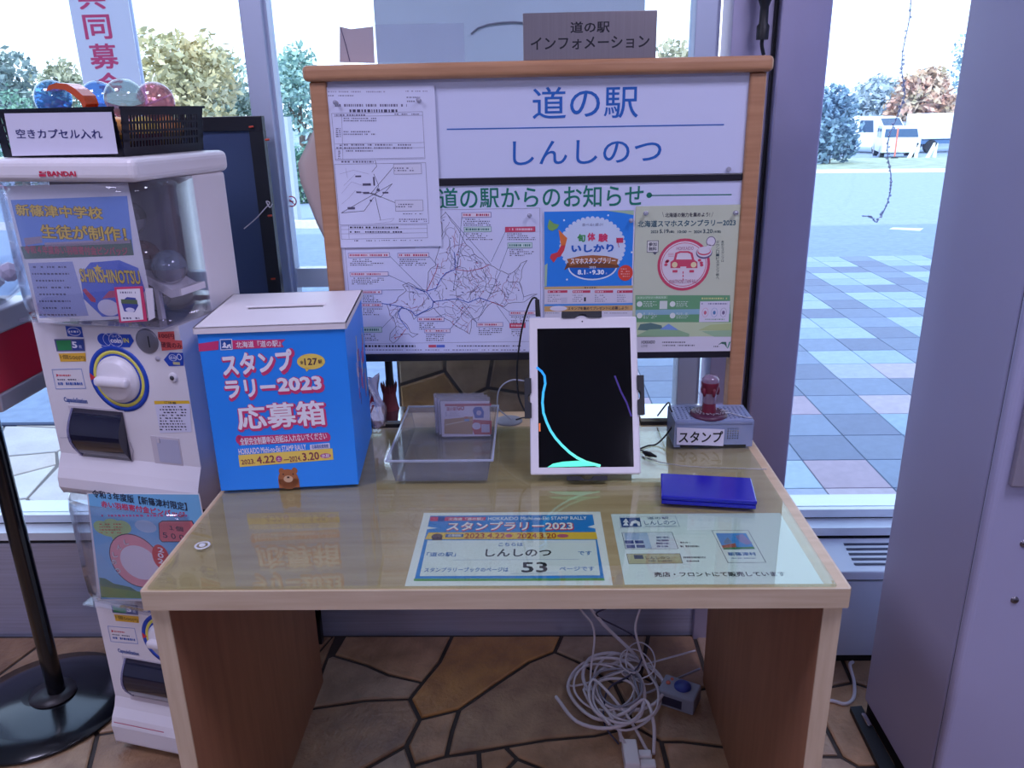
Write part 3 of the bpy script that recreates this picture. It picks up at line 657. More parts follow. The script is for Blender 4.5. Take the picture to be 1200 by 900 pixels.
# white notice, top left; crop frame 380,90 x4.39
A = Art((0, YB-.0052, 0), AX, AZ); A.cs = (380, 90, 4.39)
INK = '#77738f'
A.small(18, 70, 315, 84, 1, '#a6a2bc', .5, 2, 5, 0); A.small(418, 68, 530, 80, 1, '#a6a2bc', .5, 2, 5, 0); A.small(20, 92, 175, 102, 1, '#6c688a', .5, 2, 5)
A.small(424, 100, 500, 112, 1, INK, .6, 2, 5); A.small(426, 120, 500, 132, 1, INK, .6, 2, 5); A.small(55, 136, 440, 158, 1, INK, .6, 2, 6, 0)
A.small(130, 166, 376, 184, 1, '#4c4864', .8, 2, 9, 0)
A.box(48, 184, 512, 426, .0006, INK, 2); A.line([(90, 204), (96, 426)], .0005, INK, 2); A.line([(50, 204), (505, 198)], .0005, INK, 2)
for y in (342, 368, 420): A.line([(56, y+4), (512, y-4)], .0005, INK, 2)
A.small(54, 190, 230, 204, 1, INK, .6, 3, 6, 0); A.small(362, 186, 490, 198, 1, INK, .5, 3, 5, 0)
A.small(100, 208, 275, 232, 2, INK, .5, 3, 5); A.small(100, 276, 265, 302, 2, INK, .5, 3, 5); A.small(60, 262, 84, 312, 5, INK, .5, 3, 8, 0)
A.small(62, 346, 90, 372, 2, INK, .5, 3, 8, 0); A.small(102, 342, 455, 374, 2, INK, .5, 3, 6, .1); A.small(112, 374, 250, 388, 1, INK, .5, 3, 5, 0); A.small(72, 378, 84, 424, 5, INK, .5, 3, 8, 0)
A.small(72, 430, 260, 444, 1, INK, .6, 3, 7, 0); A.box(66, 446, 530, 758, .0006, INK, 2)
for P in ([(88, 700), (350, 550)], [(88, 700), (205, 690), (255, 620)], [(240, 600), (355, 465)], [(262, 618), (290, 738)], [(165, 590), (250, 600), (370, 650)], [(350, 550), (290, 620), (235, 600)], [(245, 490), (270, 460), (262, 430)], [(255, 500), (280, 560), (262, 610)]): A.line(P, .0008, '#4a4660', 3)
for P in ([(90, 655), (130, 620), (160, 585)], [(80, 500), (150, 480), (230, 500)], [(90, 600), (140, 540), (200, 560)], [(100, 560), (160, 500)], [(120, 520), (110, 470)], [(280, 738), (360, 728), (345, 745), (260, 755)]): A.line(P, .0004, '#9a96b0', 3)
for q in ((198, 548, 240, 560), (200, 592, 232, 602), (120, 670, 158, 682), (300, 592, 330, 600), (235, 632, 245, 642), (270, 575, 285, 588), (160, 508, 190, 516), (165, 590, 190, 598), (252, 515, 260, 560)): A.rect(*q, '#5c5872', 4)
for q in ((358, 448, 500, 500), (366, 634, 508, 690)): A.rect(*q, '#dcdbec', 3); A.box(*q, .0006, INK, 4); A.small(q[0]+4, q[1]+16, q[2]-35, q[1]+40, 2, INK, .5, 5, 6)
A.small(405, 700, 505, 710, 1, INK, .4, 3, 6, 0); A.small(385, 728, 528, 748, 2, INK, .5, 3, 6, 0)
A.box(86, 764, 530, 832, .0006, INK, 2); A.line([(125, 764), (128, 832)], .0005, INK, 2); A.line([(88, 786), (530, 780)], .0005, INK, 2); A.line([(88, 808), (530, 802)], .0005, INK, 2)
A.small(132, 768, 385, 782, 1, '#3c3850', .6, 3, 6, 0); A.small(132, 792, 400, 804, 1, '#3c3850', .6, 3, 6, 0); A.small(155, 838, 285, 848, 1, INK, .6, 3, 6, 0); A.small(295, 836, 505, 846, 1, INK, .4, 3, 6, 0)
paper('notice_sheet', 'white printed notice with small location map pinned at the upper left', 'sheet', A, 28, 48, 586, 876, '#dcdef4')
# push pins
m_pin = clear('pin_plastic', '#e8e8f0', .12, .03, .35, '#d8d8e4')
for u, v, y, lb in ((394, 121, YB-.0058, 'clear push pin at top left of the white notice'), (491, 118, YB-.0058, 'clear push pin at top right of the white notice'),
                    (620.5, 252.5, YB-.002, 'clear push pin at the top right of the route map'), (739.5, 258.5, YB-.003, 'clear push pin at top right of the blue poster'),
                    (756.5, 250, YB-.004, 'clear push pin at top left of the green poster'), (861.5, 249.5, YB-.004, 'clear push pin at top right of the green poster')):
    p = at(u, v, 'y', y)
    tag(M1(m_pin).lathe([(.0045, 0), (.0045, .0012), (.0022, .0025), (.0022, .007), (.0042, .009), (.0042, .0105), (0, .011)], p, (0, -1, .15), 14).build('push_pin'), lb, 'pin', 'push pins on the notice board')
p = at(853.5, 198, 'y', YB); tag(M1(mat('magnet', '#a8a8b8', .35)).cyl(p, p+np.array([0, -.006, 0]), .0042, n=16).build('round_magnet'), 'small round grey magnet at lower right of the upper panel', 'magnet')

# metal name plate on the top rail
t = thing('name_plate', 'brushed metal name plate standing on the top rail', 'sign', (.1, 1.585, 1.421))
p0, p1, p2, p3 = at(612.5, 15.5, 'y', 1.58), at(770.5, 12, 'y', 1.58), at(771, 65, 'y', 1.58), at(613.5, 68, 'y', 1.58)
M1(mat('plate_metal', '#a39a9c', .3, .85, noise=.05, nscale=5, stretch=(60, 1, 1))).box(p0[0], p1[0], 1.58, 1.583, 1.421, p0[2]).build('plate', t, bevel=.0012)
M1(MC['plate_metal']).box(p0[0], p1[0], 1.583, 1.61, 1.421, 1.4235).build('foot', t)
A = Art((0, 1.5798, 0), AX, AZ); A.text('道の駅', 668.5, 25, 714.5, 38.5, '#23202a', .03, 1); A.text('インフォメーション', 622, 42.5, 761, 57.5, '#23202a', .022, 1); A.build('lettering', t)
# clear acrylic stand and folder behind the rail
q = [at(u, v, 'y', 1.612) for u, v in ((437, 29), (543, 27), (545, 72), (440, 73))]
o = tag(M1(clear('acrylic', '#f8f8fc', .05, .03, .05, '#e4e4f4')).prism([(p[0], 1.612, max(p[2], 1.4215)) for p in q], (0, .003, 0)).build('acrylic_stand'), 'clear acrylic stand on the top rail before the pillar', 'stand')
q = [at(u, v, 'y', 1.617) for u, v in ((398, 31), (411, 34), (437, 31), (439, 74), (398, 73))]
t = thing('folded_card', 'pale folded card standing on the left of the top rail', 'card', (-.32, 1.617, 1.4215))
M1(mat('lavender_card', '#b9aeb4', .6)).prism([(p[0], 1.617, max(p[2], 1.4215)) for p in q], (0, .002, 0)).build('card', t)
M1(mat('fold_mark', '#5c5470', .6)).tube([at(399, 32, 'y', 1.6165), at(405, 52, 'y', 1.6165), at(410, 72, 'y', 1.6165)], .0008, 5).build('fold_line', t)
# curled sheet hanging behind the left post
t = M1(mat('curled_paper', '#c9b4ac', .6))
L_, Rr = [(384, 108), (366, 150), (346, 192), (349, 214), (368, 262), (397, 318)], [(384, 108), (384, 150), (386, 192), (388, 214), (392, 262), (399, 318)]
vs = []
for (a, c) in zip(L_, Rr):
    for k in range(5):
        f = k/4; p = at(a[0]+(c[0]-a[0])*f, a[1]+(c[1]-a[1])*f, 'y', 1.622); vs.append((p[0], 1.622+.02*(1-f)**2, p[2]))
t.add(vs, [(i*5+j, i*5+j+1, i*5+j+6, i*5+j+5) for i in range(5) for j in range(4)], True)
tag(t.build('curled_sheet', solid=.0012), 'beige curled sheet hanging behind the left post of the board', 'sheet')

# ------------------------------------------------------------------ entry box
ang = math.radians(5.2); ex = (math.cos(ang), math.sin(ang), 0)
eb = thing('entry_box', 'blue cardboard entry box with white slotted lid on the desk', 'box', (-.558, 1.268, ZG), ang, True)
BW, BD, BH = .243, .248, .295
m_bb = mat('box_blue', '#2b8df2', .4, noise=.05, nscale=5)
M1(m_bb).box(0, BW, 0, BD, 0, BH).build('box_body', eb, bevel=.002)
b = M1(mat('box_lid', '#e8e0e2', .5, noise=.02, nscale=8)); lx0, lx1, ly0, ly1, lz0, lz1 = -.004, BW+.004, -.004, BD+.004, BH-.005, BH+.006
sx0, sx1, sy0, sy1 = .055, .19, .118, .131
for q in ((lx0, lx1, ly0, sy0), (lx0, lx1, sy1, ly1), (lx0, sx0, sy0, sy1), (sx1, lx1, sy0, sy1)): b.box(*q, lz1-.002, lz1)
b.box(lx0, lx1, ly0, ly0+.002, lz0, lz1).box(lx0, lx1, ly1-.002, ly1, lz0, lz1).box(lx0, lx0+.002, ly0, ly1, lz0, lz1).box(lx1-.002, lx1, ly0, ly1, lz0, lz1)
lid = b.build('lid', eb)
M1(m_dark).box(sx0, sx1, sy0, sy1, BH, BH+.004).build('slot_shadow_gap', lid); M1(MC['box_lid']).prism([(sx0-.004, sy1-.001, lz1), (sx1+.004, sy1-.001, lz1), (sx1+.004, sy1+.003, lz1+.003), (sx0-.004, sy1+.003, lz1+.0015)], (0, 0, .0006)).build('slot_flap', lid)
A = Art((-.558, 1.268, ZG), ex, AZ, (0, -.0002, 0), AX, AZ); A.cs = (210, 330, 3.4625)
PK, WH, YL = '#d23a72', '#f2eaf2', '#f2d060'
A.poly([(78, 252), (160, 240), (160, 276), (80, 284)], PK, 1); A.poly([(215, 238), (432, 234), (415, 250), (425, 266), (218, 274)], PK, 1)
A.poly([(165, 234), (215, 232), (217, 276), (168, 278)], '#e8e6f2', 2); A.poly([(168, 237), (212, 235), (214, 273), (171, 275)], '#2250a0', 3)
A.poly([(173, 268), (182, 255), (176, 255), (184, 244), (192, 255), (187, 255), (194, 268)], '#e8e6f2', 4); A.poly([(190, 270), (196, 256), (208, 252), (212, 270), (206, 270), (203, 260), (199, 270)], '#e8e6f2', 4)
A.text('北海道『道の駅』', 230, 240, 412, 266, WH, .02, 3)
def outl(t, u0, v0, u1, v1, b1, b0, sh=5, L=2, rot=0, pk=PK):
    A.text(t, u0-3, v0-2, u1+sh+5, v1+sh+6, pk, b1, L, rot); A.text(t, u0, v0, u1, v1, WH, b0, L+3, rot)
outl('スタンプ', 172, 282, 462, 372, .09, .05, 8, 2, .045); outl('ラリー', 186, 396, 392, 468, .09, .05, 8, 2, .02); outl('2023', 398, 386, 578, 442, .1, .055, 7, 2, .015)
A.ell(478, 292, 592, 356, YL, 2); A.poly([(508, 350), (530, 350), (518, 366)], YL, 2)
A.text('127', 508, 310, 560, 338, '#5b3a48', .03, 4); A.text('全', 490, 320, 504, 334, '#5b3a48', .02, 4); A.text('駅', 564, 316, 580, 332, '#5b3a48', .02, 4)
outl('応募箱', 232, 490, 592, 592, .1, .035, 4, 2, .02)
A.rect(240, 620, 606, 656, PK, 2); A.ell(230, 622, 262, 660, PK, 2); A.ell(590, 614, 614, 648, PK, 2); A.text('全駅完全制覇申込用紙は入れないでください', 246, 622, 600, 652, WH, .025, 4, .03)
A.text('HOKKAIDO Michi-no-Eki STAMP RALLY', 240, 668, 516, 692, WH, .03, 4, .03)
A.poly([(530, 662), (610, 654), (612, 676), (532, 682)], '#e8e2f2', 2); A.text('応募箱設置期間', 538, 660, 606, 676, '#4c66b0', .02, 4, .03)
A.poly([(240, 704), (622, 676), (626, 722), (246, 752)], YL, 2)
A.text('2023.', 252, 720, 308, 740, '#8a3a4c', .02, 4, .04); A.text('4.22', 314, 706, 388, 736, '#8a3a4c', .03, 4, .04); A.ell(392, 706, 418, 732, '#b8508c', 4); A.text('土', 398, 712, 412, 726, WH, .02, 5)
A.text('―2024.', 424, 708, 496, 730, '#8a3a4c', .02, 4, .04); A.text('3.20', 500, 692, 568, 724, '#8a3a4c', .03, 4, .04); A.ell(572, 696, 616, 716, '#b8508c', 4); A.text('水祝', 578, 698, 610, 714, WH, .02, 5)
BR = '#a8643c'
A.ell(404, 756, 428, 782, BR, 2, 16); A.ell(456, 754, 480, 780, BR, 2, 16); A.ell(402, 760, 484, 842, BR, 3, 24); A.rect(404, 800, 488, 836, BR, 3); A.ell(424, 786, 462, 814, '#d8b08c', 4, 16)
A.rect(438, 790, 448, 797, '#4a2c24', 5); A.rect(420, 778, 425, 784, '#4a2c24', 5); A.rect(460, 777, 465, 783, '#4a2c24', 5)
A.build('front_print', eb)
sp = MB()
rg = random.Random(9)
for i in range(22):
    y = .1+.14*rg.random(); z = .08+.12*rg.random(); h = .02+.03*rg.random()
    sp.m(ink(rg.choice(['#c8506a', '#d8c0c8', '#b84860', '#d6c070', '#5a4a8a']))).box(BW+.0001, BW+.0004+.00001*i, y, y+.004, z, z+h)
sp.build('side_streaks', eb)  # coloured streaks scattered over the right side of the box

# ------------------------------------------------------------------ clear tray and cards
t = thing('clear_tray', 'shallow clear plastic tray on the desk beside the entry box', 'tray', (-.172, 1.43, ZG))
def open_tray(mt, x0, x1, y0, y1, z0, z1, fl, th, name, par):
    b = M1(mt).box(x0, x1, y0, y1, z0, z0+th)
    B = [(x0, y0), (x1, y0), (x1, y1), (x0, y1)]; T = [(x0-fl, y0-fl), (x1+fl, y0-fl), (x1+fl, y1+fl), (x0-fl, y1+fl)]
    for i in range(4):
        j = (i+1) % 4; nx, ny = (B[j][1]-B[i][1]), -(B[j][0]-B[i][0]); l = math.hypot(nx, ny); nx, ny = -nx/l*th, -ny/l*th
        b.prism([(*B[i], z0+th), (*B[j], z0+th), (*T[j], z1), (*T[i], z1)], (nx, ny, 0))
    return b.build(name, par)
open_tray(g_tray, -.252, -.086, 1.302, 1.555, ZG, .752, .008, .0016, 'tray_body', t)
b = M1(clear('tray_rim', '#e8ecf6', .12, .1, .35, '#dfe6f4'))
x0, x1, y0, y1 = -.262, -.076, 1.292, 1.565
b.box(x0-.003, x1+.003, y0-.003, y0+.001, .75, .753).box(x0-.003, x1+.003, y1-.001, y1+.003, .75, .753).box(x0-.003, x0+.001, y0, y1, .75, .753).box(x1-.001, x1+.003, y0, y1, .75, .753)
b.build('rim', t)
lbs = ['front card in clear sleeve with wood photo and red corner in the tray', 'second card in clear sleeve standing behind the front card', 'rearmost card in clear sleeve standing in the tray']
for i in range(3):
    y = 1.5+.011*i; dx = -.007*i; t = thing('sleeved_card', lbs[i], 'card', (-.14+dx, y, .7085), group='cards in the clear tray')
    x0, x1 = -.188+dx, -.09+dx
    A = Art((0, y, 0), AX, AZ); A.cs = (500, 455, 12)
    bs = M1(mat('card_white', '#e4dde6', .5)).box(x0, x1, y, y+.0012, .7105, .786); bs.build('card', t)
    if i == 0:
        A.rect(255, 216, 905, 250, '#b03c58', 1); A.text('道の駅', 280, 262, 420, 318, '#b03c58', .03, 2); A.text('GO', 425, 240, 530, 310, '#b03c58', .06, 2)
        A.small(260, 330, 500, 400, 4, '#a49aae', .4, 2, 20); A.poly([(248, 436), (650, 395), (650, 645), (248, 640)], '#b08a5c', 2); A.poly([(260, 505), (640, 430), (640, 445), (260, 525)], '#d8c4a0', 3)
        A.rect(530, 395, 580, 430, '#c07050', 3); A.rect(530, 430, 600, 462, '#7fa8c8', 3); A.poly([(645, 310), (680, 262), (770, 262), (806, 330), (800, 415), (680, 418)], '#3c62b8', 2); A.ell(700, 310, 770, 380, '#cfc4d8', 3)
        A.poly([(655, 440), (910, 455), (910, 648), (670, 648), (640, 560)], '#c03048', 2); A.ell(640, 480, 762, 580, '#d6d0e0', 3); A.rect(770, 505, 885, 618, '#cfc8dc', 3)
        A.build('print', t)
    M1(clear('sleeve', '#f4f4fa', .1, .05, .08)).box(x0-.002, x1+.002, y-.002, y-.0015, .709, .7955).box(x0-.002, x1+.002, y+.002, y+.0025, .709, .7955).build('sleeve', t)

# ------------------------------------------------------------------ tablet on its stand
TO = np.array([-.008, 1.301, ZG+.0115]); ty = np.array([0, .129, .257]); TL = .2875; ty = ty/np.linalg.norm(ty); tn = np.cross(AX, ty)
tb2 = thing('tablet', 'white tablet with black screen and glowing cyan ribbon on the desk', 'tablet', (.094, 1.37, ZG))
def TP(a, b, c): return TO+np.array(AX)*a+ty*b-tn*(-c)
def tbox(mt, a0, a1, b0, b1, c0, c1, name, par, bevel=.002):
    b = M1(mt); b.add([TP(a, q, c) for c in (c0, c1) for q in (b0, b1) for a in (a0, a1)], [(0, 2, 3, 1), (4, 5, 7, 6), (0, 1, 5, 4), (2, 6, 7, 3), (0, 4, 6, 2), (1, 3, 7, 5)])
    return b.build(name, par, bevel=bevel)
TWd = .197
tbox(mat('tablet_white', '#ded8dc', .3), 0, TWd, 0, TL, -.009, 0, 'housing', tb2, .003)
A = Art(TO+tn*.0002, AX, ty)
m_scr = mat('screen_black', '#040408', .06, spec=.6)
x0, y0, x1, y1 = A.bb(630.5, 384.5, 740.5, 547.5)
sc_ = tbox(m_scr, x0, x1, y0, y1, -.0008, .0004, 'screen', tb2, 0)
A = Art(TO+tn*.0007, AX, ty); A.cs = (600, 340, 3.333)
RB = [(98,303),(116,318),(127,335),(130,365),(122,400),(119,440),(123,480),(135,515),(150,548),(170,578),(195,606),(225,634),(255,655),(290,672),(342,686)]
for i in range(len(RB)-1):
    f = i/(len(RB)-2); c = (int(30+90*f), int(150+100*f), int(235-30*f)); nm = '#%02x%02x%02x' % c
    if 'ink_'+nm[1:] not in MC: mat('ink_'+nm[1:], nm, .4, emit=.55)
    A.line(RB[i:i+2], .0042+.001*f, nm, 2)
mat('ink_5ff5c8', '#5ff5c8', .4, emit=.6); mat('ink_38207c', '#38207c', .4, emit=.15); mat('ink_e07840', '#e07840', .4, emit=.4); mat('ink_140a30', '#140a30', .4, emit=.1)
A.poly([(137, 692), (160, 678), (200, 670), (260, 666), (342, 686), (250, 689)], '#5ff5c8', 3)
A.line([(402, 336), (425, 395), (448, 440), (466, 492)], .0032, '#38207c', 2); A.rect(105, 520, 111, 552, '#e07840', 3)
tag(A.build('screen_picture', sc_), kind='stuff')
M1(m_dark).ball(TP((x0+x1)/2-.002, TL-.0085, 0), .0014, 10).build('camera_dot', tb2)
st = thing('tablet_stand', 'black clamp stand gripping the tablet on four sides', 'stand', (.094, 1.42, ZG))
m_cl = mat('clamp_black', '#14141c', .45)
def clamp(a0, b0, a1, b1, side, par=st):
    n = 24; P = []
    if side in 'tb':
        s = 1 if side == 't' else -1; e, i_ = (b1, b0) if side == 't' else (b0, b1); cx = (a0+a1)/2
        P = [(a0, e), (a1, e), (a1, i_)]+[(cx+.011*math.cos(PI*k/8), i_+s*.0065*math.sin(PI*k/8)) for k in range(9)]+[(a0, i_)]
    else:
        s = 1 if side == 'r' else -1; e, i_ = (a1, a0) if side == 'r' else (a0, a1); cy = (b0+b1)/2
        P = [(e, b0), (e, b1), (i_, b1)]+[(i_+s*.0065*math.sin(PI*k/8), cy+.009*math.cos(PI*k/8)) for k in range(9)]+[(i_, b0)]
    M1(m_cl).prism([TP(a, b, -.012) for a, b in P], tn*.016).build('clamp_jaw', par, bevel=.0015)
cc = Art(TO, AX, ty); cc.cs = (600, 340, 3.333)
for q, sd in (((194, 84, 350, 108), 't'), ((215, 726, 372, 752), 'b'), ((49, 345, 76, 500), 'l'), ((489, 333, 516, 487), 'r')):
    X0, Y0, X1, Y1 = cc.bb(*q); clamp(X0, max(Y0, -.0105) if sd == 'b' else Y0, X1, Y1, sd)
tbox(m_cl, .09, .11, -.0, TL, -.02, -.012, 'upright_bar', st); tbox(m_cl, 0, TWd, .14, .165, -.02, -.012, 'cross_bar', st)
M1(m_cl).cyl(TP(.1, .15, -.02), (.094, 1.5, .82), .008).build('hinge_arm', st); M1(m_cl).cyl((.094, 1.5, .82), (.094, 1.5, ZG+.008), .008).build('post', st)
M1(m_cl).lathe([(.05, 0), (.05, .005), (.04, .009), (0, .009)], (.094, 1.5, ZG), n=32).build('base', st)

def sweep(name, label, cat, pts, r, mt, group=None, n=8, sub=6):
    """smooth cord through points"""
    P = [Vector(p) for p in pts]; out = []
    for i in range(len(P)-1):
        a = P[i-1] if i else P[0]*2-P[1]; b, c = P[i], P[i+1]; d = P[i+2] if i+2 < len(P) else P[-1]*2-P[-2]
        for k in range(sub):
            t = k/sub; out.append(.5*((2*b)+(c-a)*t+(2*a-5*b+4*c-d)*t*t+(3*b-a-3*c+d)*t**3))
    out.append(P[-1]); o = M1(mt).tube(out, r, n).build(name)
    return tag(o, label, cat, group)
m_cb = mat('cord_black', '#101016', .5); m_cw = mat('cord_white', '#cfc6cc', .45); m_cg = mat('cord_grey', '#8f8c98', .45)
t = thing('usb_cable', 'black charging cable arching from the tablet top to behind it', 'cable', (.0, 1.45, ZG))
o = sweep('cord', None, None, [at(u, v, 'y', y) for u, v, y in ((629, 364, 1.44), (630, 352, 1.445), (624, 350, 1.45), (616, 368, 1.455), (610, 395, 1.46), (606, 430, 1.46), (607, 460, 1.45), (613, 478, 1.44), (624, 492, 1.43), (640, 505, 1.425))], .0018, m_cb)
o.parent = t; o.location = Vector(o.location)-t.location
M1(m_cb).cyl(at(629.5, 351, 'y', 1.445), at(630.5, 371, 'y', 1.437), .0042, .0046, n=12).build('plug', t)
sweep('thin_cord', 'thin pale cord curving above the grommet', 'cable', [(-.05, 1.605, .7055), (-.075, 1.6, .73), at(583, 470, 'y', 1.58), at(586, 455, 'y', 1.56), at(598, 446, 'y', 1.55), at(612, 446, 'y', 1.53), at(628, 450, 'y', 1.5)], .0016, mat('cord_pale', '#a8a8b4', .4))
sweep('lead_wire', 'short dark wire lying from the grommet towards the tablet', 'cable', [(-.04, 1.6, .7065), (-.02, 1.605, .709), (.01, 1.598, .707), (.05, 1.57, ZG+.0025), (.08, 1.55, ZG+.0025)], .0015, m_cb)
t = thing('plug_cable', 'black cable with loose slim plug lying right of the tablet', 'cable', (.24, 1.4, ZG))
o = sweep('cord', None, None, [(.17, 1.40, ZG+.002), at(757, 523, 'z', ZG+.002), at(770, 520, 'z', ZG+.003), at(785, 504, 'z', .73), at(791, 490, 'z', .745), at(786, 480, 'z', .765), at(783, 472, 'z', .76), (.26, 1.58, .72)], .0017, m_cb); o.parent = t; o.location = Vector(o.location)-t.location
o = sweep('cord', None, None, [(.18, 1.42, ZG+.002), at(753, 528, 'z', ZG+.002), at(757, 534, 'z', ZG+.003)], .0015, m_cb); o.parent = t; o.location = Vector(o.location)-t.location
M1(m_cb).lathe([(.0015, 0), (.0045, .006), (.005, .016), (.0028, .026), (.002, .031)], at(753, 529.5, 'z', ZG+.0055), Vector(at(775, 537, 'z', ZG+.004))-Vector(at(753, 529.5, 'z', ZG+.0055)), 12).build('plug', t)

# ------------------------------------------------------------------ stamp on its perforated basket
sb = thing('stamp_basket', 'upturned translucent blue perforated basket labelled in black katakana', 'basket', (.35, 1.49, ZG))
m_bk = clear('basket_plastic', '#9db4dc', .08, .15, .62, '#aab8dc')
X0, X1, Y0, Y1, Z0, Z1 = .272, .424, 1.446, 1.532, ZG, .761
b = M1(m_bk)
def lattice(b, o, ax, ay, an, la, lb, na, nb2, bar, th, solid=None):
    """perforated plate: bars crossing on a grid of holes"""
    o, ax, ay, an = map(lambda q: np.array(q, float), (o, ax, ay, an)); pa = (la-bar)/na; pb = (lb-bar)/nb2
    def bx(a0, a1, b0, b1):
        b.prism([o+ax*a0+ay*b0, o+ax*a1+ay*b0, o+ax*a1+ay*b1, o+ax*a0+ay*b1], an*th)
    for j in range(nb2+1): bx(0, la, j*pb, j*pb+bar)
    for i in range(na+1):
        for j in range(nb2): bx(i*pa, i*pa+bar, j*pb+bar, (j+1)*pb)
    return b
lattice(b, (X0+.002, Y0+.006, Z1-.002), AX, AY, AZ, X1-X0-.004, Y1-Y0-.012, 17, 7, .0048, .002)
b.box(X0+.002, X1-.002, Y0, Y0+.006, Z1-.002, Z1).box(X0+.002, X1-.002, Y1-.006, Y1, Z1-.002, Z1)
b.box(X0, X0+.002, Y0, Y1, Z0, Z1-.001).box(X1-.002, X1, Y0, Y1, Z0, Z1-.001).box(X0, X1, Y1-.002, Y1, Z0, Z1-.002)
b.box(X0+.002, X0+.1, Y0, Y0+.0018, Z0+.004, Z1-.002).box(X1-.026, X1-.002, Y0, Y0+.0018, Z0+.004, Z1-.002).box(X0+.1, X1-.026, Y0, Y0+.0018, Z0+.004, Z0+.014).box(X0+.1, X1-.026, Y0, Y0+.0018, Z1-.014, Z1-.002)
lattice(b, (X0+.1, Y0+.0018, Z0+.014), AX, AZ, (0, -1, 0), .026, .0268, 5, 5, .002, .0018)
b.box(X0+.002, X1-.002, Y0-.002, Y0, Z1-.006, Z1-.002).box(X0+.002, X0+.012, Y0, Y0+.003, Z0, Z0+.004).box(X1-.012, X1-.002, Y0, Y0+.003, Z0, Z0+.004)
b.build('basket_body', sb)
A = Art((0, Y0-.0024, 0), AX, AZ); A.cs = (740, 410, 6)
M1(mat('label_white', '#d9d6e6', .5)); pts = [A.P(*A.m(u, v), -1) for u, v in ((318, 666), (645, 676), (655, 560), (320, 546))]
MB().m(MC['label_white']).prism(pts, (0, .0006, 0)).build('paper_label', sb)
A.text('スタンプ', 334, 572, 642, 652, '#16161e', .03, 2); A.build('label_print', sb)
t = thing('rubber_stamp', 'dark red rubber stamp with clear worn handle standing on the basket', 'stamp', (.343, 1.478, Z1))
m_red = mat('stamp_red', '#6a1830', .4); c0 = (.343, 1.478, Z1+.0002)
M1(mat('stamp_base', '#4a1c38', .4)).lathe([(.036, 0), (.036, .004), (.03, .0065), (.016, .0075), (0, .0075)], c0, n=36).build('stamp_foot', t)
M1(m_red).lathe([(.0145, .0075), (.0135, .012), (.0125, .026), (.0125, .0265)], c0, n=24).build('grip_core', t)
M1(clear('stamp_clear', '#c8a8c0', .08, .08, .35, '#c0a8c4')).lathe([(.0128, .026), (.0135, .045), (.016, .06), (.0168, .068), (.0162, .075), (.011, .081), (.0, .0835)], c0, n=24).build('clear_handle', t)
M1(m_red).lathe([(.0139, .047), (.0165, .0595), (.0174, .0665), (.017, .069)], c0, n=24).build('red_band', t)
for i in range(5):
    a = i*1.25; r_ = .0162; M1(m_red).ball((c0[0]+r_*math.cos(a)*.95, c0[1]+r_*math.sin(a)*.95, Z1+.05), .004, 8, 2.4).build('red_streak', t)
t = thing('bead_chain', 'silver bead chain coiled round the stamp and trailing to the right', 'chain', (.36, 1.46, Z1))
b = M1(mat('chain_metal', '#b8b4bc', .3, .9)); P = []
for i in range(70): a = i*.32; P.append((c0[0]+(.020+.0004*i*.5)*math.cos(a)+.004, c0[1]-.006+(.013+.0001*i)*math.sin(a), Z1+.0085+.0008*(i % 3)))
for i in range(44): f = i/43; P.append((.372+.05*f, 1.462+.008*math.sin(f*5), Z1+.0095-.0075*min(1, f*2)))
for p in P: b.ball(p, .0013, 6)
tag(b.build('chain_beads', t), kind='stuff')
b = M1(MC['chain_metal'])
Q = [at(u, v, 'z', ZG+.0022) for u, v in ((753, 535), (775, 542), (800, 546), (830, 548), (865, 549), (900, 550))]
for i in range(len(Q)-1):
    L_ = np.linalg.norm(Q[i+1]-Q[i]); k = max(1, int(L_/.0034))
    for j in range(k):
        p = Q[i]+(Q[i+1]-Q[i])*j/k; b.ball(p+np.array([0, .0008*math.sin((i*17+j)*1.1), 0]), .0015, 6)
tag(b.build('desk_chain'), 'thin silver bead chain lying on the glass before the basket', 'chain')
# blue ink pad case
q = [at(775, 591, 'z', ZG), at(886, 597.5, 'z', ZG)]; a = math.atan2(q[1][1]-q[0][1], q[1][0]-q[0][0])
ip = thing('ink_pad', 'flat glossy dark blue ink pad case on the desk glass', 'ink pad', tuple(q[0]), a, True); wI = float(np.linalg.norm(q[1]-q[0]))
m_ib = mat('ink_case_blue', '#1416a0', .22, coat=.4)
M1(m_ib).box(0, wI, 0, .088, .0005, .008).build('lower_case', ip, bevel=.0015); M1(m_ib).box(-.0008, wI+.0008, -.0008, .0885, .0085, .0165).build('lid', ip, bevel=.0022, seg=3)
# brush behind the left foot
t = thing('fringed_brush', 'dark red fringed brush with black handle behind the board foot', 'brush', (-.31, 1.675, .7))
cx = -.318; y = 1.648
M1(m_dark).cyl((cx+.003, y, .765), (cx+.003, y, .83), .0085).build('handle', t)
b = M1(mat('bristle_red', '#5c1c24', .7, noise=.3, nscale=60)); b.lathe([(.02, 0), (.017, .012), (.0145, .03), (.015, .044), (.009, .052)], (cx, y, .7162), n=20)
for i in range(18):
    a = i*.35; b.lathe([(.0022, 0), (.0018, .016), (0, .024)], (cx+.0135*math.cos(a), y+.0135*math.sin(a), .7162+.04), (.2*math.cos(a), .2*math.sin(a), 1), 6)
b.build('bristles', t)
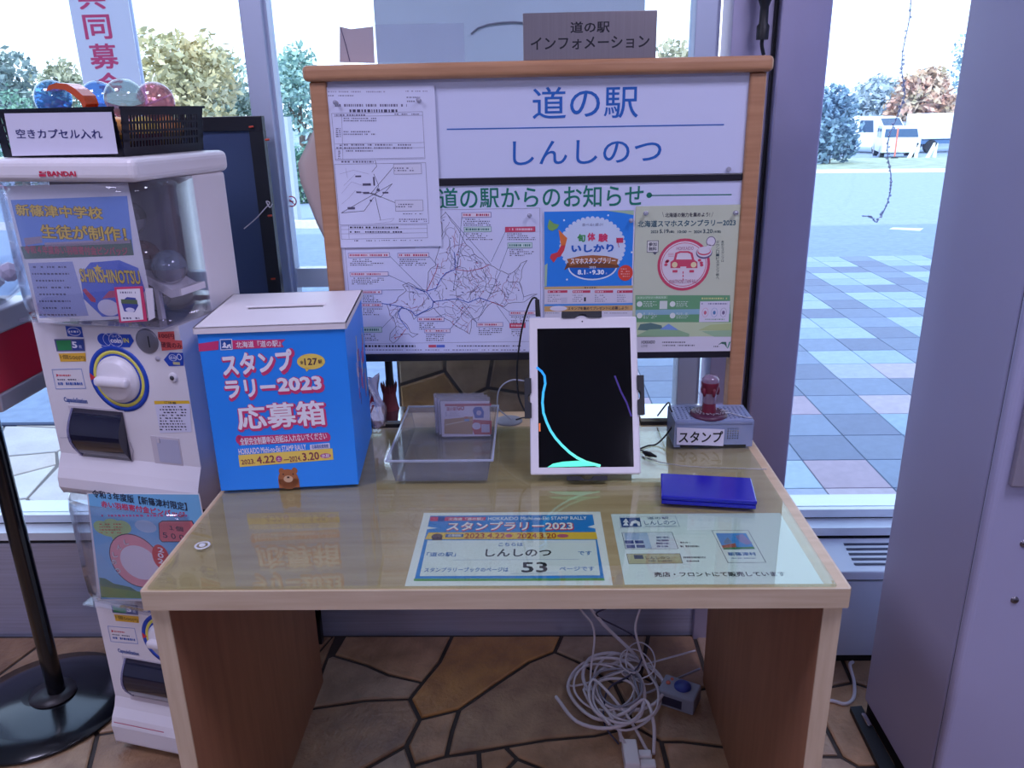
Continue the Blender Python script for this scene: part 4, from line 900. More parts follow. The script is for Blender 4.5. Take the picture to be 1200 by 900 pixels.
# crumpled bag between box and board
rg = random.Random(5); nU, nV = 14, 20; b = M1(clear('bag_film', '#e2d8e2', .12, .12, .4, '#b8a4b4')); vs = []
for j in range(nV):
    for i in range(nU):
        f, g = i/(nU-1), j/(nV-1); vs.append((-.352+.04*f*(1-.35*g)+.004*math.sin(g*9+f*5), 1.573-.03*math.sin(f*3.1)+.006*math.sin(f*17+g*11), .7075+.115*g+.003*rg.random()))
b.add(vs, [(j*nU+i, j*nU+i+1, (j+1)*nU+i+1, (j+1)*nU+i) for j in range(nV-1) for i in range(nU-1)], True)
b.m(mat('bag_print', '#b83c50', .5))
for k in range(9):
    j = 3+int(rg.random()*12); i = 1+int(rg.random()*9)
    c = [np.array(vs[(j+a)*nU+i+dd])+np.array([0, -.0008, 0]) for a, dd in ((0, 0), (3, 1), (3, 2), (0, 1))]; b.quad(*c)
tag(b.build('crumpled_bag', solid=.0004), 'crumpled clear bag with red print between entry box and board', 'bag')

# ------------------------------------------------------------------ capsule vending machine (two tiers)
MO = np.array([-.933, 1.427, 0]); ME = np.array([.971, -.239, 0]); MR = math.atan2(-.239, .971)
vm = thing('capsule_machine', 'white two-tier capsule vending machine left of the desk', 'vending machine', tuple(MO), MR, True)
MW, MD = .315, .2
def rbox(mt, x0, x1, y0, y1, z0, z1, name, par, bev=.012, seg=4): return M1(mt).box(x0, x1, y0, y1, z0, z1).build(name, par, bevel=bev, seg=seg)
rbox(m_dark, .02, MW-.02, .01, MD-.01, 0, .02, 'foot', vm, .002)
def profile(pts, x0, x1, name, bev=.01):
    """front profile (y, z) swept across the width"""
    return M1(m_white).prism([(x0, y, z) for y, z in pts], (x1-x0, 0, 0)).build(name, vm, bevel=bev, seg=4)
profile([(MD, .02), (-.024, .02), (-.027, .07), (-.02, .09), (-.008, .108), (0, .13), (0, .385), (MD, .385)], 0, MW, 'lower_body')
profile([(MD, .628), (.0, .628), (-.014, .634), (-.021, .65), (-.02, .67), (-.012, .69), (0, .715), (0, .988), (MD, .988)], -.002, MW+.002, 'upper_body')
rbox(m_white, -.008, MW+.006, -.05, MD+.01, 1.238, 1.276, 'top_cap', vm, .012)
for z0, z1, nm in ((.385, .628, 'lower'), (.988, 1.238, 'upper')):
    M1(m_white).box(0, MW, .1, MD, z0, z1).build(nm+'_rear_shell', vm, bevel=.006, seg=3)
    M1(mat('chamber_back', '#6f6474', .6)).box(.008, MW-.008, .094, .1, z0+.005, z1-.005).build('chamber_back', vm)
    g = M1(g_clear); P = [(0, .1), (0, .0), (.02, -.03), (.08, -.045), (MW-.08, -.045), (MW-.02, -.03), (MW, .0), (MW, .1)]
    vs = []
    for z, k in ((z0+.002, .55), (z0+.03, .9), (z0+.07, 1.0), (z1-.02, 1.0), (z1, .9)): vs += [(x, (y if y > 0 else y*k), z) for x, y in P]
    n_ = len(P); g.add(vs, [(j*n_+i, j*n_+i+1, (j+1)*n_+i+1, (j+1)*n_+i) for j in range(4) for i in range(n_-1)], True)
    g.build('clear_window', vm, solid=.002)
    M1(mat('rail_white', '#ded6dc', .4)).prism([(.18, .02, z0+.1), (.23, .02, z0+.1), (.25, .02, z0+.085), (.3, .02, z0+.06), (.318, .02, z0+.062), (.318, .02, z0+.05), (.295, .02, z0+.045), (.245, .02, z0+.072), (.18, .02, z0+.085)], (0, .07, 0)).build('capsule_rail', vm)
    M1(MC['rail_white']).box(.262, .27, .02, .03, z0+.004, z0+.07).build('rail_post', vm)
    M1(g_clear).box(.005, MW-.005, -.035, .09, z0+.002, z0+.006).build('window_floor', vm)
def capsule(par, name, x, y, z, r, c_top, c_bot, ax=(0, 0, 1), veil=.25, label=None, group=None):
    t = thing(name, label, 'capsule', (x, y, z), 0, False, group) if label else None
    P = t if t is not None else par
    a = M1(clear('capsule_'+c_top.lstrip('#'), c_top, .1, .02, veil, c_top) if veil < .31 else mat('capsule_solid_'+c_top.lstrip('#'), c_top, .25)).ball((x, y, z), r, 24, 1, ax, 0, 1).build('upper_half' if t is not None else name, P)
    b = M1(clear('capsule_b'+c_bot.lstrip('#'), c_bot, .08, .05, .3, c_bot)).ball((x, y, z), r*.985, 24, 1, ax, -1, .02).build('lower_half' if t is not None else name+'_base', P)
    return t
for x, y, z, c in ((.225, .05, 1.098, '#8a2c34'), (.282, .045, 1.083, '#b8c8dc'), (.235, .05, 1.03, '#8a2c34'), (.2, .06, 1.165, '#5a3a44')):
    capsule(vm, 'capsule', x, y, z, .031, c, '#c0b8c4')
for x, y, z, c in ((.27, .05, .47, '#8a2c34'), (.24, .06, .59, '#8a2c34')): capsule(vm, 'capsule', x, y, z, .03, c, '#c0b8c4')
def MArt(off): 
    n = np.cross(ME, AZ); return Art(MO+n*off, ME, AZ, (0, -off, 0), AX, AZ)
# lettering on the cap
A = MArt(.0505); A.cs = (0, 160, 3.75); A.text('BANDAI', 208, 152, 334, 175, '#c8284a', .06, 2); A.rect(172, 152, 202, 162, '#c8284a', 2); A.rect(172, 165, 202, 176, '#c8284a', 2); A.rect(184, 154, 198, 158, '#e8dce0', 3); A.build('maker_lettering', vm)
# upper poster behind the window; crop frame 0,210 x5
A = MArt(.028); A.cs = (0, 210, 5)
pb = M1(mat('paper_efeef0', '#efeef0', .55)); pb.prism([A.P(*A.m(u, v), -1) for u, v in ((225, 842), (905, 812), (748, 20), (20, 40))], (0, .0006, 0)); pw = pb.build('window_poster', vm)
A.poly([(62, 122), (745, 98), (785, 445), (148, 468)], '#6f9ae0', 1); A.poly([(120, 395), (768, 352), (785, 445), (145, 468)], '#4f6a58', 2); A.poly([(140, 345), (240, 335), (250, 372), (150, 388)], '#a89aa8', 2); A.poly([(260, 372), (760, 350), (765, 375), (265, 398)], '#b8a8b4', 2)
A.text('新篠津中学校', 94, 152, 602, 226, '#6a5a3a', .085, 3, -.02); A.text('新篠津中学校', 96, 154, 600, 224, '#ecc83c', .03, 4, -.02)
A.text('生徒が制作！', 240, 270, 742, 358, '#6a5a3a', .085, 3, -.01); A.text('生徒が制作！', 242, 272, 740, 356, '#ecc83c', .03, 4, -.01)
A.text('令和４年度赤い羽根寄付金ピンバッジ', 146, 392, 748, 442, '#b84a5c', .045, 3, .01)
A.poly([(165, 492), (425, 482), (520, 800), (232, 814)], '#aab4dc', 1)
for i in range(8): A.small(182+i*7, 505+i*40, 415+i*9, 524+i*40, 1, '#4a5070', .5, 2, 9, .25, i)
A.poly([(470, 560), (530, 488), (700, 474), (810, 520), (850, 650), (800, 760), (740, 800), (600, 806), (490, 700)], '#5673d2', 2)
A.text('SHINSHINOTSU', 470, 528, 822, 612, '#4a3c70', .09, 3); A.text('SHINSHINOTSU', 472, 530, 820, 608, '#e8cc48', .035, 4)
A.poly([(572, 498), (580, 514), (598, 516), (584, 528), (588, 545), (572, 536), (556, 545), (560, 528), (546, 516), (564, 514)], '#f0cc40', 5)
A.poly([(484, 650), (500, 638), (560, 700), (562, 722), (535, 716)], '#c8405c', 4); A.ell(575, 705, 700, 800, '#e6e2ec', 4); A.poly([(600, 700), (640, 655), (700, 650), (690, 690)], '#c8607c', 4)
A.build('poster_print', pw)
cdo = A
# small pink framed card clipped to the window
A = MArt(.049); A.cs = (0, 210, 5)
fr = M1(mat('card_frame_pink', '#d2406c', .4)); fr.prism([A.P(*A.m(u, v), 0) for u, v in ((700, 842), (860, 832), (832, 628), (668, 634))], (0, .002, 0)); fc = fr.build('framed_card', vm)
A.poly([(684, 646), (820, 640), (842, 822), (712, 832)], '#e8e2ea', 3); A.poly([(710, 718), (745, 690), (795, 695), (812, 740), (790, 778), (730, 775)], '#3f4696', 4); A.rect(712, 705, 806, 730, '#5c6c4c', 5); A.small(705, 655, 795, 672, 1, '#6a6480', .6, 4, 8, 0); A.small(722, 806, 835, 822, 1, '#6a6480', .6, 4, 8, 0); A.ell(738, 752, 790, 778, '#d6d2e6', 5)
A.build('card_print', fc)
M1(mat('card_back', '#d8d2dc', .5)).prism([A.P(*A.m(u, v), -2) for u, v in ((870, 830), (905, 812), (890, 640), (850, 640))], (0, .002, 0)).build('card_stub', vm)
# upper control panel; crop frame 45,375 x5
def panel(A, low=False):
    NB, YW2 = '#1c48b4', '#e8dc58'
    if not low:
        A.rect(165, 38, 258, 98, NB, 2); A.ring(172, 44, 248, 92, .0012, '#e6e4f0', 3); A.small(178, 60, 240, 76, 1, '#e6e4f0', .7, 4, 8, 0); A.build('round_sticker', vm)
    A.poly([(92, 112), (268, 110), (275, 182), (108, 184)], '#5a5c88', 2); A.poly([(104, 120), (190, 118), (196, 176), (116, 178)], '#2a8a4c', 3); A.poly([(196, 118), (262, 116), (268, 174), (204, 176)], '#28408c', 3)
    A.text('5', 198, 126, 228, 164, '#eceaf4', .05, 4); A.text('枚', 238, 146, 256, 166, '#c8c8e0', .02, 4); A.build('count_sticker', vm)
    A.poly([(118, 196), (276, 192), (280, 242), (130, 244)], '#e8b43c', 2); A.text('1個500円', 130, 206, 272, 232, '#8a6a2a', .03, 3); A.build('price_sticker', vm)
    A.line([(80, 290), (252, 286), (278, 400), (104, 404), (80, 290)], .001, '#6a86cc', 2); A.poly([(104, 314), (120, 322), (108, 334)], '#d03048', 3); A.small(124, 316, 190, 332, 1, '#d03048', .5, 3, 6, 0); A.small(112, 342, 238, 356, 1, '#4a4a60', .5, 3, 6, 0); A.small(116, 362, 258, 384, 1, '#3a60b0', .7, 3, 6, 0); A.build('notice_sticker', vm)
    A.text('CapsuleStation', 152, 456, 286, 492, '#1d4c9a', .04, 2); A.build('lettering', vm)
P1 = MArt(.0005); P1.cs = (45, 375, 5); A = P1; panel(A)
NB = '#1c48b4'
for x in (345, 380): A.ell(x, 76, x+82, 154, NB, 2); A.ring(x, 76, x+82, 154, .0009, '#d8dcf0', 3)
A.poly([(370, 84), (540, 84), (560, 122), (535, 160), (370, 158)], NB, 2); A.ell(412, 74, 496, 158, NB, 4); A.ring(414, 76, 494, 156, .001, '#e6e4f0', 5); A.text('coin', 424, 106, 488, 134, '#f0eef6', .05, 6); A.text('コイン', 430, 88, 482, 102, '#f0eef6', .02, 6); A.text('IN', 500, 106, 530, 132, '#e8dc58', .04, 5); A.build('coin_sticker', vm)
A.poly([(700, 70), (795, 66), (800, 118), (842, 120), (846, 170), (724, 180), (718, 130), (702, 110)], '#e8605c', 2)
A.text('100円', 708, 80, 796, 108, '#7a2430', .03, 3); A.text('硬貨のみ', 720, 130, 840, 164, '#7a2430', .03, 3); A.build('red_sticker', vm)
A.poly([(735, 232), (770, 190), (848, 192), (852, 268), (765, 270)], NB, 2); A.ring(765, 202, 812, 240, .001, '#d8dcf0', 3); A.text('返却', 768, 212, 808, 230, '#d8dcf0', .02, 3); A.ring(812, 198, 840, 235, .0014, '#e6e4f0', 3); A.rect(790, 246, 830, 262, '#c8c088', 3); A.build('return_sticker', vm)
A.poly([(678, 474), (882, 472), (888, 490), (682, 494)], '#e8bc30', 2); A.poly([(682, 494), (888, 490), (898, 656), (714, 662)], '#dcdaec', 2); A.text('ご注意', 738, 477, 808, 491, '#4a4030', .03, 3)
A.small(712, 500, 870, 650, 9, '#3c3a50', .45, 3, 9, .2); A.build('caution_sticker', vm); A.small(212, 866, 505, 878, 1, '#5a4a60', .6, 2, 7, 0); A.small(222, 882, 500, 892, 1, '#c0506c', .5, 2, 7, 0); A.poly([(195, 876), (212, 870), (205, 895), (188, 897)], '#d8c030', 2)
A.build('caution_strip', vm)
def dial(A, u0, v0, u1, v1, par, nm='dial'):
    x0, y0, x1, y1 = A.bb(u0, v0, u1, v1); cx, cz, r = (x0+x1)/2, (y0+y1)/2, ((x1-x0)+(y1-y0))/4
    def disc(r0, r1, d0, d1, mt, name): 
        return M1(mt).lathe([(r1, d0), (r1, d1), (r0, d1), (r0, d0), (r1, d0)], (cx, -d0, cz), (0, -1, 0), 40).build(name, par)
    disc(r*.86, r, 0, .0012, mat('dial_ring_blue', '#1c48b4', .35), 'blue_ring'); disc(r*.76, r*.86, 0, .0012, mat('dial_ring_yellow', '#e6dc60', .35), 'yellow_ring'); disc(r*.70, r*.76, 0, .0012, MC['dial_ring_blue'], 'blue_ring')
    M1(m_white).lathe([(r*.7, 0), (r*.7, .006), (r*.66, .009), (r*.62, .010), (r*.6, .013), (r*.55, .016), (0, .017)], (cx, 0, cz), (0, -1, 0), 40).build('knob_plate', par)
    g = M1(m_white); w = r*.15
    g.box(cx-r*.56, cx+r*.56, -.029, -.012, cz-w, cz+w); g.build('knob_grip', par, bevel=.008, seg=4)
    M1(mat('arrow_red', '#d83040', .4)).prism([(cx-r*.98, -.0014, cz+r*.12), (cx-r*.98, -.0014, cz-r*.1), (cx-r*.8, -.0014, cz)], (0, -.0004, 0)).build('red_arrow', par)
dial(P1, 290, 172, 660, 515, vm)
x0, y0, x1, y1 = P1.bb(575, 62, 702, 184); c = ((x0+x1)/2, 0, (y0+y1)/2)
co_ = M1(mat('coin_plate', '#8c8a92', .35, .6)).lathe([((x1-x0)/2, 0), ((x1-x0)/2, .002), ((x1-x0)/2*.85, .003), (0, .003)], c, (0, -1, 0), 28).build('coin_plate', vm)
M1(m_dark).box(c[0]+.004, c[0]+.0062, -.0034, -.0029, c[2]-.011, c[2]+.01).build('coin_slot', co_)
x0, y0, x1, y1 = P1.bb(742, 296, 838, 378); M1(m_white).lathe([(.0095, 0), (.0085, .003), (.006, .0035), (0, .0035)], ((x0+x1)/2, 0, (y0+y1)/2), (0, -1, 0), 20).build('lock_boss', vm)
M1(mat('lock_metal', '#54545c', .3, .8)).lathe([(.0042, .003), (.0042, .0048), (0, .0048)], ((x0+x1)/2, 0, (y0+y1)/2), (0, -1, 0), 16).build('lock', vm)
x0, y0, x1, y1 = P1.bb(678, 204, 720, 250); M1(mat('button_grey', '#b4aeb8', .4)).lathe([(.0045, 0), (.0045, .002), (0, .0022)], ((x0+x1)/2, 0, (y0+y1)/2), (0, -1, 0), 16).build('return_button', vm)
def chute(A, q, par, curved=True):
    x0, y0, x1, y1 = A.bb(*q)
    f = M1(mat('chute_lip', '#cfc6cc', .4)); f.box(x0-.012, x1+.003, -.0012, .0, y0-.012, y1+.004); fo = f.build('chute_frame', par, bevel=.001)
    d = M1(mat('chute_door', '#14142c', .12, coat=.5)); pr = [(-.002+(-.022)*math.sin(PI*k/8), y0+(y1-y0)*k/8) for k in range(9)]
    d.prism([(x0, y, z) for y, z in pr], (x1-x0, 0, 0), True); d.build('chute_door', fo)
    M1(clear('door_edge', '#c8c8e0', .15, .05, .3, '#a8a8d0')).prism([(x0-.004, y*1.05-.001, z) for y, z in pr], (.004, 0, 0)).build('door_rim', fo)
chute(P1, (240, 528, 520, 806), vm)
x0, y0, x1, y1 = P1.bb(672, 688, 835, 845); f = M1(MC['chute_lip']).box(x0, x1, -.001, 0, y0, y1).build('coin_return', vm)
M1(mat('return_cup', '#b8b8cc', .4)).box(x0+.012, x1-.002, -.0016, -.001, y0+.004, y1-.004).build('return_cup', f); M1(MC['chute_lip']).box(x0+.014, x0+.02, -.003, -.0016, y1-.012, y1-.002).build('return_tab', f)
M1(mat('seam', '#a49aa8', .6)).tube([(.005, -.0006, P1.bb(150, 686, 160, 692)[1]), (.155, -.0006, P1.bb(540, 684, 550, 690)[1]), (.168, -.0006, P1.bb(560, 700, 570, 720)[1]), (.172, -.0006, .735), (.166, -.003, .712)], .0005, 5).build('seam_line', vm)
# lower poster behind the lower window; crop frame 90,560 x6
A = MArt(.028); A.cs = (90, 560, 6)
pb = M1(MC['paper_efeef0']); pb.prism([A.P(*A.m(u, v), -1) for u, v in ((150, 860), (1000, 880), (862, 112), (70, 108))], (0, .0006, 0)); pw = pb.build('window_poster', vm)
A.poly([(80, 112), (856, 118), (990, 860), (170, 852)], '#7cc0ea', 1); A.poly([(160, 730), (260, 760), (440, 800), (980, 830), (990, 862), (172, 840)], '#5c9a50', 2); A.poly([(158, 700), (200, 706), (260, 742), (380, 768), (430, 800), (168, 760)], '#3c8068', 3)
A.text('令和３年度版【新篠津村限定】', 120, 128, 768, 184, '#23304a', .04, 3, -.02); A.text('赤い羽根寄付金ピンバッジ', 180, 198, 756, 244, '#d83a5c', .045, 3, -.01); A.small(146, 252, 800, 278, 1, '#d83a8c', .5, 3, 12, 0)
for q in ((120, 302, 240, 396), (190, 288, 320, 380), (270, 300, 382, 390), (150, 340, 300, 412), (250, 350, 350, 425)): A.ell(*q, '#b4d88c', 2, 20)
A.poly([(240, 405), (300, 400), (262, 446)], '#b4d88c', 2)
A.small(160, 315, 330, 395, 4, '#d0684a', .4, 3, 9, .1); A.poly([(574, 318), (600, 300), (812, 298), (830, 330), (838, 452), (600, 452), (580, 430)], '#3c4a60', 2); A.poly([(580, 320), (602, 306), (808, 304), (822, 332), (830, 446), (602, 446), (586, 430)], '#e8787c', 3)
A.text('１個', 652, 338, 748, 372, '#2c2c44', .03, 4); A.text('５００円', 608, 394, 820, 436, '#2c2c44', .03, 4)
A.ell(410, 298, 560, 384, '#b8d8f0', 2, 24)
A.ell(238, 398, 596, 764, '#3c3448', 3); A.ell(244, 404, 590, 758, '#eea0aa', 4); A.ell(312, 478, 572, 710, '#e9e4ec', 5); A.ell(535, 470, 652, 640, '#d83040', 6)
A.vtext('202', 572, 488, 612, 606, '#f2eef4', .03, 7)
for ch, x, y in (('し', 350, 452), ('ん', 300, 486), ('し', 272, 540), ('の', 264, 590), ('つ', 292, 652)): A.text(ch, x-18, y-18, x+18, y+18, '#3c3448', .09, 6); A.text(ch, x-17, y-17, x+17, y+17, '#f4eef4', .03, 7)
A.build('poster_print', pw)
A = MArt(.0005); A.cs = (0, 560, 2.646)
class Sh(Art): pass
q = MArt(.0005)
def mp(u, v): return (135-47.2*0+(u-92)*.19+0, 708+(v-112)*.26)
# lower control panel: the same prints placed lower
B = MArt(.0005); off_z = P1.m(92, 112)[1]-B.m(133, 707)[1]
B2 = Art(P1.o, P1.ex, P1.ey, (0, -.0005, -off_z), AX, AZ); B2.cs = P1.cs; B = B2; panel(B, True)
class _Z: pass
zz = M1(m_white)
def shift_dial():
    x0, y0, x1, y1 = P1.bb(290, 172, 660, 515); y0 -= off_z; y1 -= off_z
    z = _Z(); z.bb = lambda *a: (x0, y0, x1, y1); dial(z, 0, 0, 0, 0, vm)
    x0, y0, x1, y1 = P1.bb(240, 528, 520, 806); y0 -= off_z; y1 -= off_z
    z = _Z(); z.bb = lambda *a: (x0, y0, x1, y1); chute(z, 0, vm)
_q = chute
def chute(A, q, par, curved=True): return _q(A, (0, 0, 0, 0) if not q else q, par)
shift_dial()
x0, y0, x1, y1 = P1.bb(195, 866, 505, 890); M1(ink('#c0506c')).box(x0, x1, -.0335, -.033, .088, .09).build('caution_print', vm)

# ------------------------------------------------------------------ black basket of empty capsules on the machine
ko = MO+ME*.03; ko = (ko[0]+.0, ko[1], 1.2765)
kb_ = thing('black_basket', 'black perforated plastic basket of empty capsules on the machine', 'basket', ko, MR, True)
m_kb = mat('basket_black', '#0e0e1e', .4)
KX0, KX1, KY0, KY1, KZ, fl_ = .0, .245, -.012, .2, .078, .01
M1(m_kb).box(KX0, KX1, KY0, KY1, 0, .003).build('bottom', kb_)
def wall(o, ax, an, L_, name):
    b = M1(m_kb); n_ = int(L_/.0088); o = np.array(o, float); ax = np.array(ax, float); ay = np.array([*(np.array(an[:2])*fl_/KZ), 1.]); an = np.array(an, float)
    def bx(a0, a1, b0, b1): b.prism([o+ax*a0+ay*b0, o+ax*a1+ay*b0, o+ax*a1+ay*b1, o+ax*a0+ay*b1], -an*.0018)
    for b0, b1 in ((0, .014), (.0235, .0275), (.037, .041), (.0505, .0545), (.064, KZ)): bx(-.001, L_+.001, b0, b1)
    bx(0, .012, .014, .064); bx(L_-.012, L_, .014, .064)
    for i in range(n_+1):
        a = .012+(L_-.024-.004)*i/n_
        for b0, b1 in ((.014, .0235), (.0275, .037), (.041, .0505), (.0545, .064)): bx(a, a+.004, b0, b1)
    b.prism([o+ax*-.003+ay*(KZ-.004)+an*.004, o+ax*(L_+.003)+ay*(KZ-.004)+an*.004, o+ax*(L_+.003)+ay*KZ+an*.004, o+ax*-.003+ay*KZ+an*.004], -an*.006)
    b.build(name, kb_)
wall((KX0, KY0, 0), AX, (0, -1, 0), KX1-KX0, 'front_wall'); wall((KX1, KY0, 0), AY, (1, 0, 0), KY1-KY0, 'side_wall')
wall((KX0, KY1, 0), AX, (0, 1, 0), KX1-KX0, 'back_wall'); wall((KX0, KY0, 0), AY, (-1, 0, 0), KY1-KY0, 'side_wall')
nK = np.cross(ME, AZ); kw = np.array(ko)+nK*.022
A = Art(kw, ME, AZ, (0, -.0235, 0), AX, AZ); A.cs = (0, 90, 4.615)
M1(MC['label_white']).prism([A.P(*A.m(u, v), 0) for u, v in ((70, 428), (640, 416), (605, 190), (26, 198))], (0, .0006, 0)).build('paper_label', kb_)
A.text('空きカプセル入れ', 92, 282, 556, 334, '#2c2c6c', .02, 3, -.015); A.build('label_print', kb_)
def kp(x, y, z): p = Matrix.Rotation(MR, 3, 'Z') @ Vector((x, y, z)); return (p.x+ko[0], p.y+ko[1], p.z+ko[2])
def cap_at(u, v, d, r, c1, c2, lb, ax=(0, 0, 1)):
    o = np.array(ko)-nK*d; n = nK; dd = F+R*(u-600)/FPX-U*(v-450)/FPX; p = CAM+dd*(((o-CAM)@n)/(dd@n))
    return capsule(None, 'empty_capsule', p[0], p[1], p[2], r, c1, c2, ax, .14, lb, 'empty capsules in the black basket')
cap_at(62, 115, .085, .031, '#a8d8ff', '#88c4f8', 'blue capsule half at the left of the black basket', (.3, .2, .9))
cap_at(116, 116, .15, .032, '#a8d8ff', '#90c8f4', 'blue capsule behind the greenish capsule', (.2, -.2, .9))
cap_at(146, 116, .1, .034, '#dcf0ea', '#e4d0d4', 'large greenish clear capsule on top in the black basket', (.2, -.3, .9))
cap_at(182, 119, .15, .034, '#f4c4d4', '#e8b8cc', 'pink clear capsule at the right in the black basket', (-.3, -.2, .9))
t = thing('orange_capsule_shell', 'orange curved capsule shell leaning on the blue capsule', 'capsule', kp(.1, .09, .07))
b = M1(clear('shell_orange', '#e87030', .1, .05, .75, '#d85a24')); pts = [(57, 100), (66, 97), (78, 98), (88, 104), (97, 112), (101, 122)]
o_ = np.array(ko)-nK*.05; vs = []
for i, (u, v) in enumerate(pts):
    dd = F+R*(u-600)/FPX-U*(v-450)/FPX; p = CAM+dd*(((o_-CAM)@nK)/(dd@nK)); dd2 = F+R*(u-3-600)/FPX-U*(v+7-450)/FPX; q_ = CAM+dd2*(((o_-CAM)@nK)/(dd2@nK))
    vs += [p, q_, q_-nK*.03, p-nK*.03]
for i in range(5):
    k = i*4
    for j in range(4): b.quad(vs[k+j], vs[k+(j+1) % 4], vs[k+4+(j+1) % 4], vs[k+4+j])
b.build('shell', t)
rg = random.Random(12); cc_ = [('#e85868', 'red'), ('#f4d464', 'yellow'), ('#f0b0c4', 'pink'), ('#f0a45c', 'amber')]
i = 0
for gy in range(3):
    for gx in range(4):
        p = kp(.033+.06*gx, .022+.064*gy, .034); cn = cc_[(gx+gy*2) % 4] if gx else cc_[0]
        row = ['front', 'middle', 'back'][gy]; pos = ['first', 'second', 'third', 'fourth'][gx]
        capsule(None, 'empty_capsule', *p, .0285, cn[0], ['#d84858', '#e8c850'][(gx+gy) % 2], (0, 0, 1), .31, '%s capsule in the bottom layer, %s row, %s from the left' % (cn[1], row, pos), 'empty capsules in the black basket')

# ------------------------------------------------------------------ globe vending machine on a pole stand
gb = thing('globe_machine', 'red candy globe machine on black pole stand at the left edge', 'vending machine', (-1.15, 1.545, 0))
m_pb = mat('stand_black', '#0a0a10', .18, coat=.3)
M1(m_pb).lathe([(.19, 0), (.195, .004), (.19, .01), (.13, .022), (.07, .034), (.045, .036)], (-1.185, 1.545, .0), n=56).build('round_base', gb)
M1(mat('base_hub', '#1c1418', .4)).lathe([(.052, .036), (.05, .042), (.02, .046)], (-1.16, 1.545, 0), n=32).build('hub', gb)
M1(m_pb).cyl((-1.15, 1.545, .04), (-1.15, 1.545, .8), .0195, n=20).build('pole', gb)
m_gr = mat('machine_red', '#b01c34', .3); m_gs = mat('machine_silver', '#b4aeb8', .3, .5)
def frust(b, x0, x1, y0, y1, z0, x2, x3, y2, y3, z1):
    return b.add([(x0, y0, z0), (x1, y0, z0), (x1, y1, z0), (x0, y1, z0), (x2, y2, z1), (x3, y2, z1), (x3, y3, z1), (x2, y3, z1)], [(0, 3, 2, 1), (4, 5, 6, 7), (0, 1, 5, 4), (1, 2, 6, 5), (2, 3, 7, 6), (3, 0, 4, 7)])
cx, cy = -1.15, 1.545
frust(M1(m_gs), cx-.12, cx+.12, cy-.12, cy+.12, .80, cx-.125, cx+.125, cy-.125, cy+.125, .838).build('bottom_trim', gb, bevel=.004)
frust(M1(m_gr), cx-.122, cx+.122, cy-.122, cy+.122, .838, cx-.112, cx+.112, cy-.112, cy+.112, .945).build('red_body', gb, bevel=.003)
frust(M1(m_gs), cx-.118, cx+.118, cy-.118, cy+.118, .945, cx-.1, cx+.1, cy-.1, cy+.1, .985).build('top_trim', gb, bevel=.004)
M1(clear('globe', '#f4f6fc', .1, .02, .1, '#c8d4f0')).lathe([(.08, .985), (.115, 1.01), (.14, 1.06), (.15, 1.12), (.14, 1.18), (.105, 1.235), (.07, 1.255)], (cx, cy, 0), n=40).build('clear_globe', gb)
M1(m_gr).lathe([(.07, 1.25), (.08, 1.255), (.075, 1.28), (0, 1.29)], (cx, cy, 0), n=32).build('globe_cap', gb)
rg = random.Random(8)
for i in range(26):
    a, r_, z = rg.uniform(0, 6.3), .1*math.sqrt(rg.random()), rg.uniform(1.01, 1.085)
    b = M1(mat('wrapper_%d' % (i % 3), ['#e8e2ec', '#d8c8d8', '#dce4f0'][i % 3], .4)); b.lathe([(0, -.022), (.016, -.014), (.021, 0), (.015, .013), (0, .02)], (cx+r_*math.cos(a), cy+r_*math.sin(a), z), (rg.uniform(-1, 1), rg.uniform(-1, 1), .5), 7, False)
    b.build('wrapped_candy', gb)

# ------------------------------------------------------------------ dark framed panel by the window
t = thing('display_stand', 'dark blue display board in black frame standing behind the capsule machine', 'display board', (-.8, 1.79, 0))
fx0, fx1, ft = -1.02, -.572, 1.335
M1(mat('panel_blue', '#3c4a6c', .35, noise=.06, nscale=4)).box(fx0+.028, fx1-.028, 1.782, 1.79, .1, ft-.028).build('panel_sheet', t)
m_bf = mat('frame_black', '#15151f', .4)
M1(m_bf).box(fx0, fx1, 1.776, 1.796, ft-.03, ft).build('frame_rail', t, bevel=.001); M1(m_bf).box(fx0, fx1, 1.776, 1.796, .07, .1).build('frame_rail', t)
M1(m_bf).box(fx1-.03, fx1, 1.776, 1.796, 0, ft-.03).build('frame_stile', t); M1(m_bf).box(fx0, fx0+.03, 1.776, 1.796, 0, ft-.03).build('frame_stile', t)
for u, v in ((292, 149), (311, 164), (314, 253), (318, 327)):
    p = at(u, v, 'y', 1.774); M1(mat('clip_red', '#d0503c', .4)).cyl(p, p+np.array([.009, -.002, .001]), .0022, n=8).build('red_clip', t)
o = sweep('white_string', 'white string tied to the black panel frame', 'string', [at(u, v, 'y', 1.765) for u, v in ((286, 268), (300, 256), (310, 245), (316, 238), (312, 236), (316, 243), (319, 239))], .0013, m_cw)

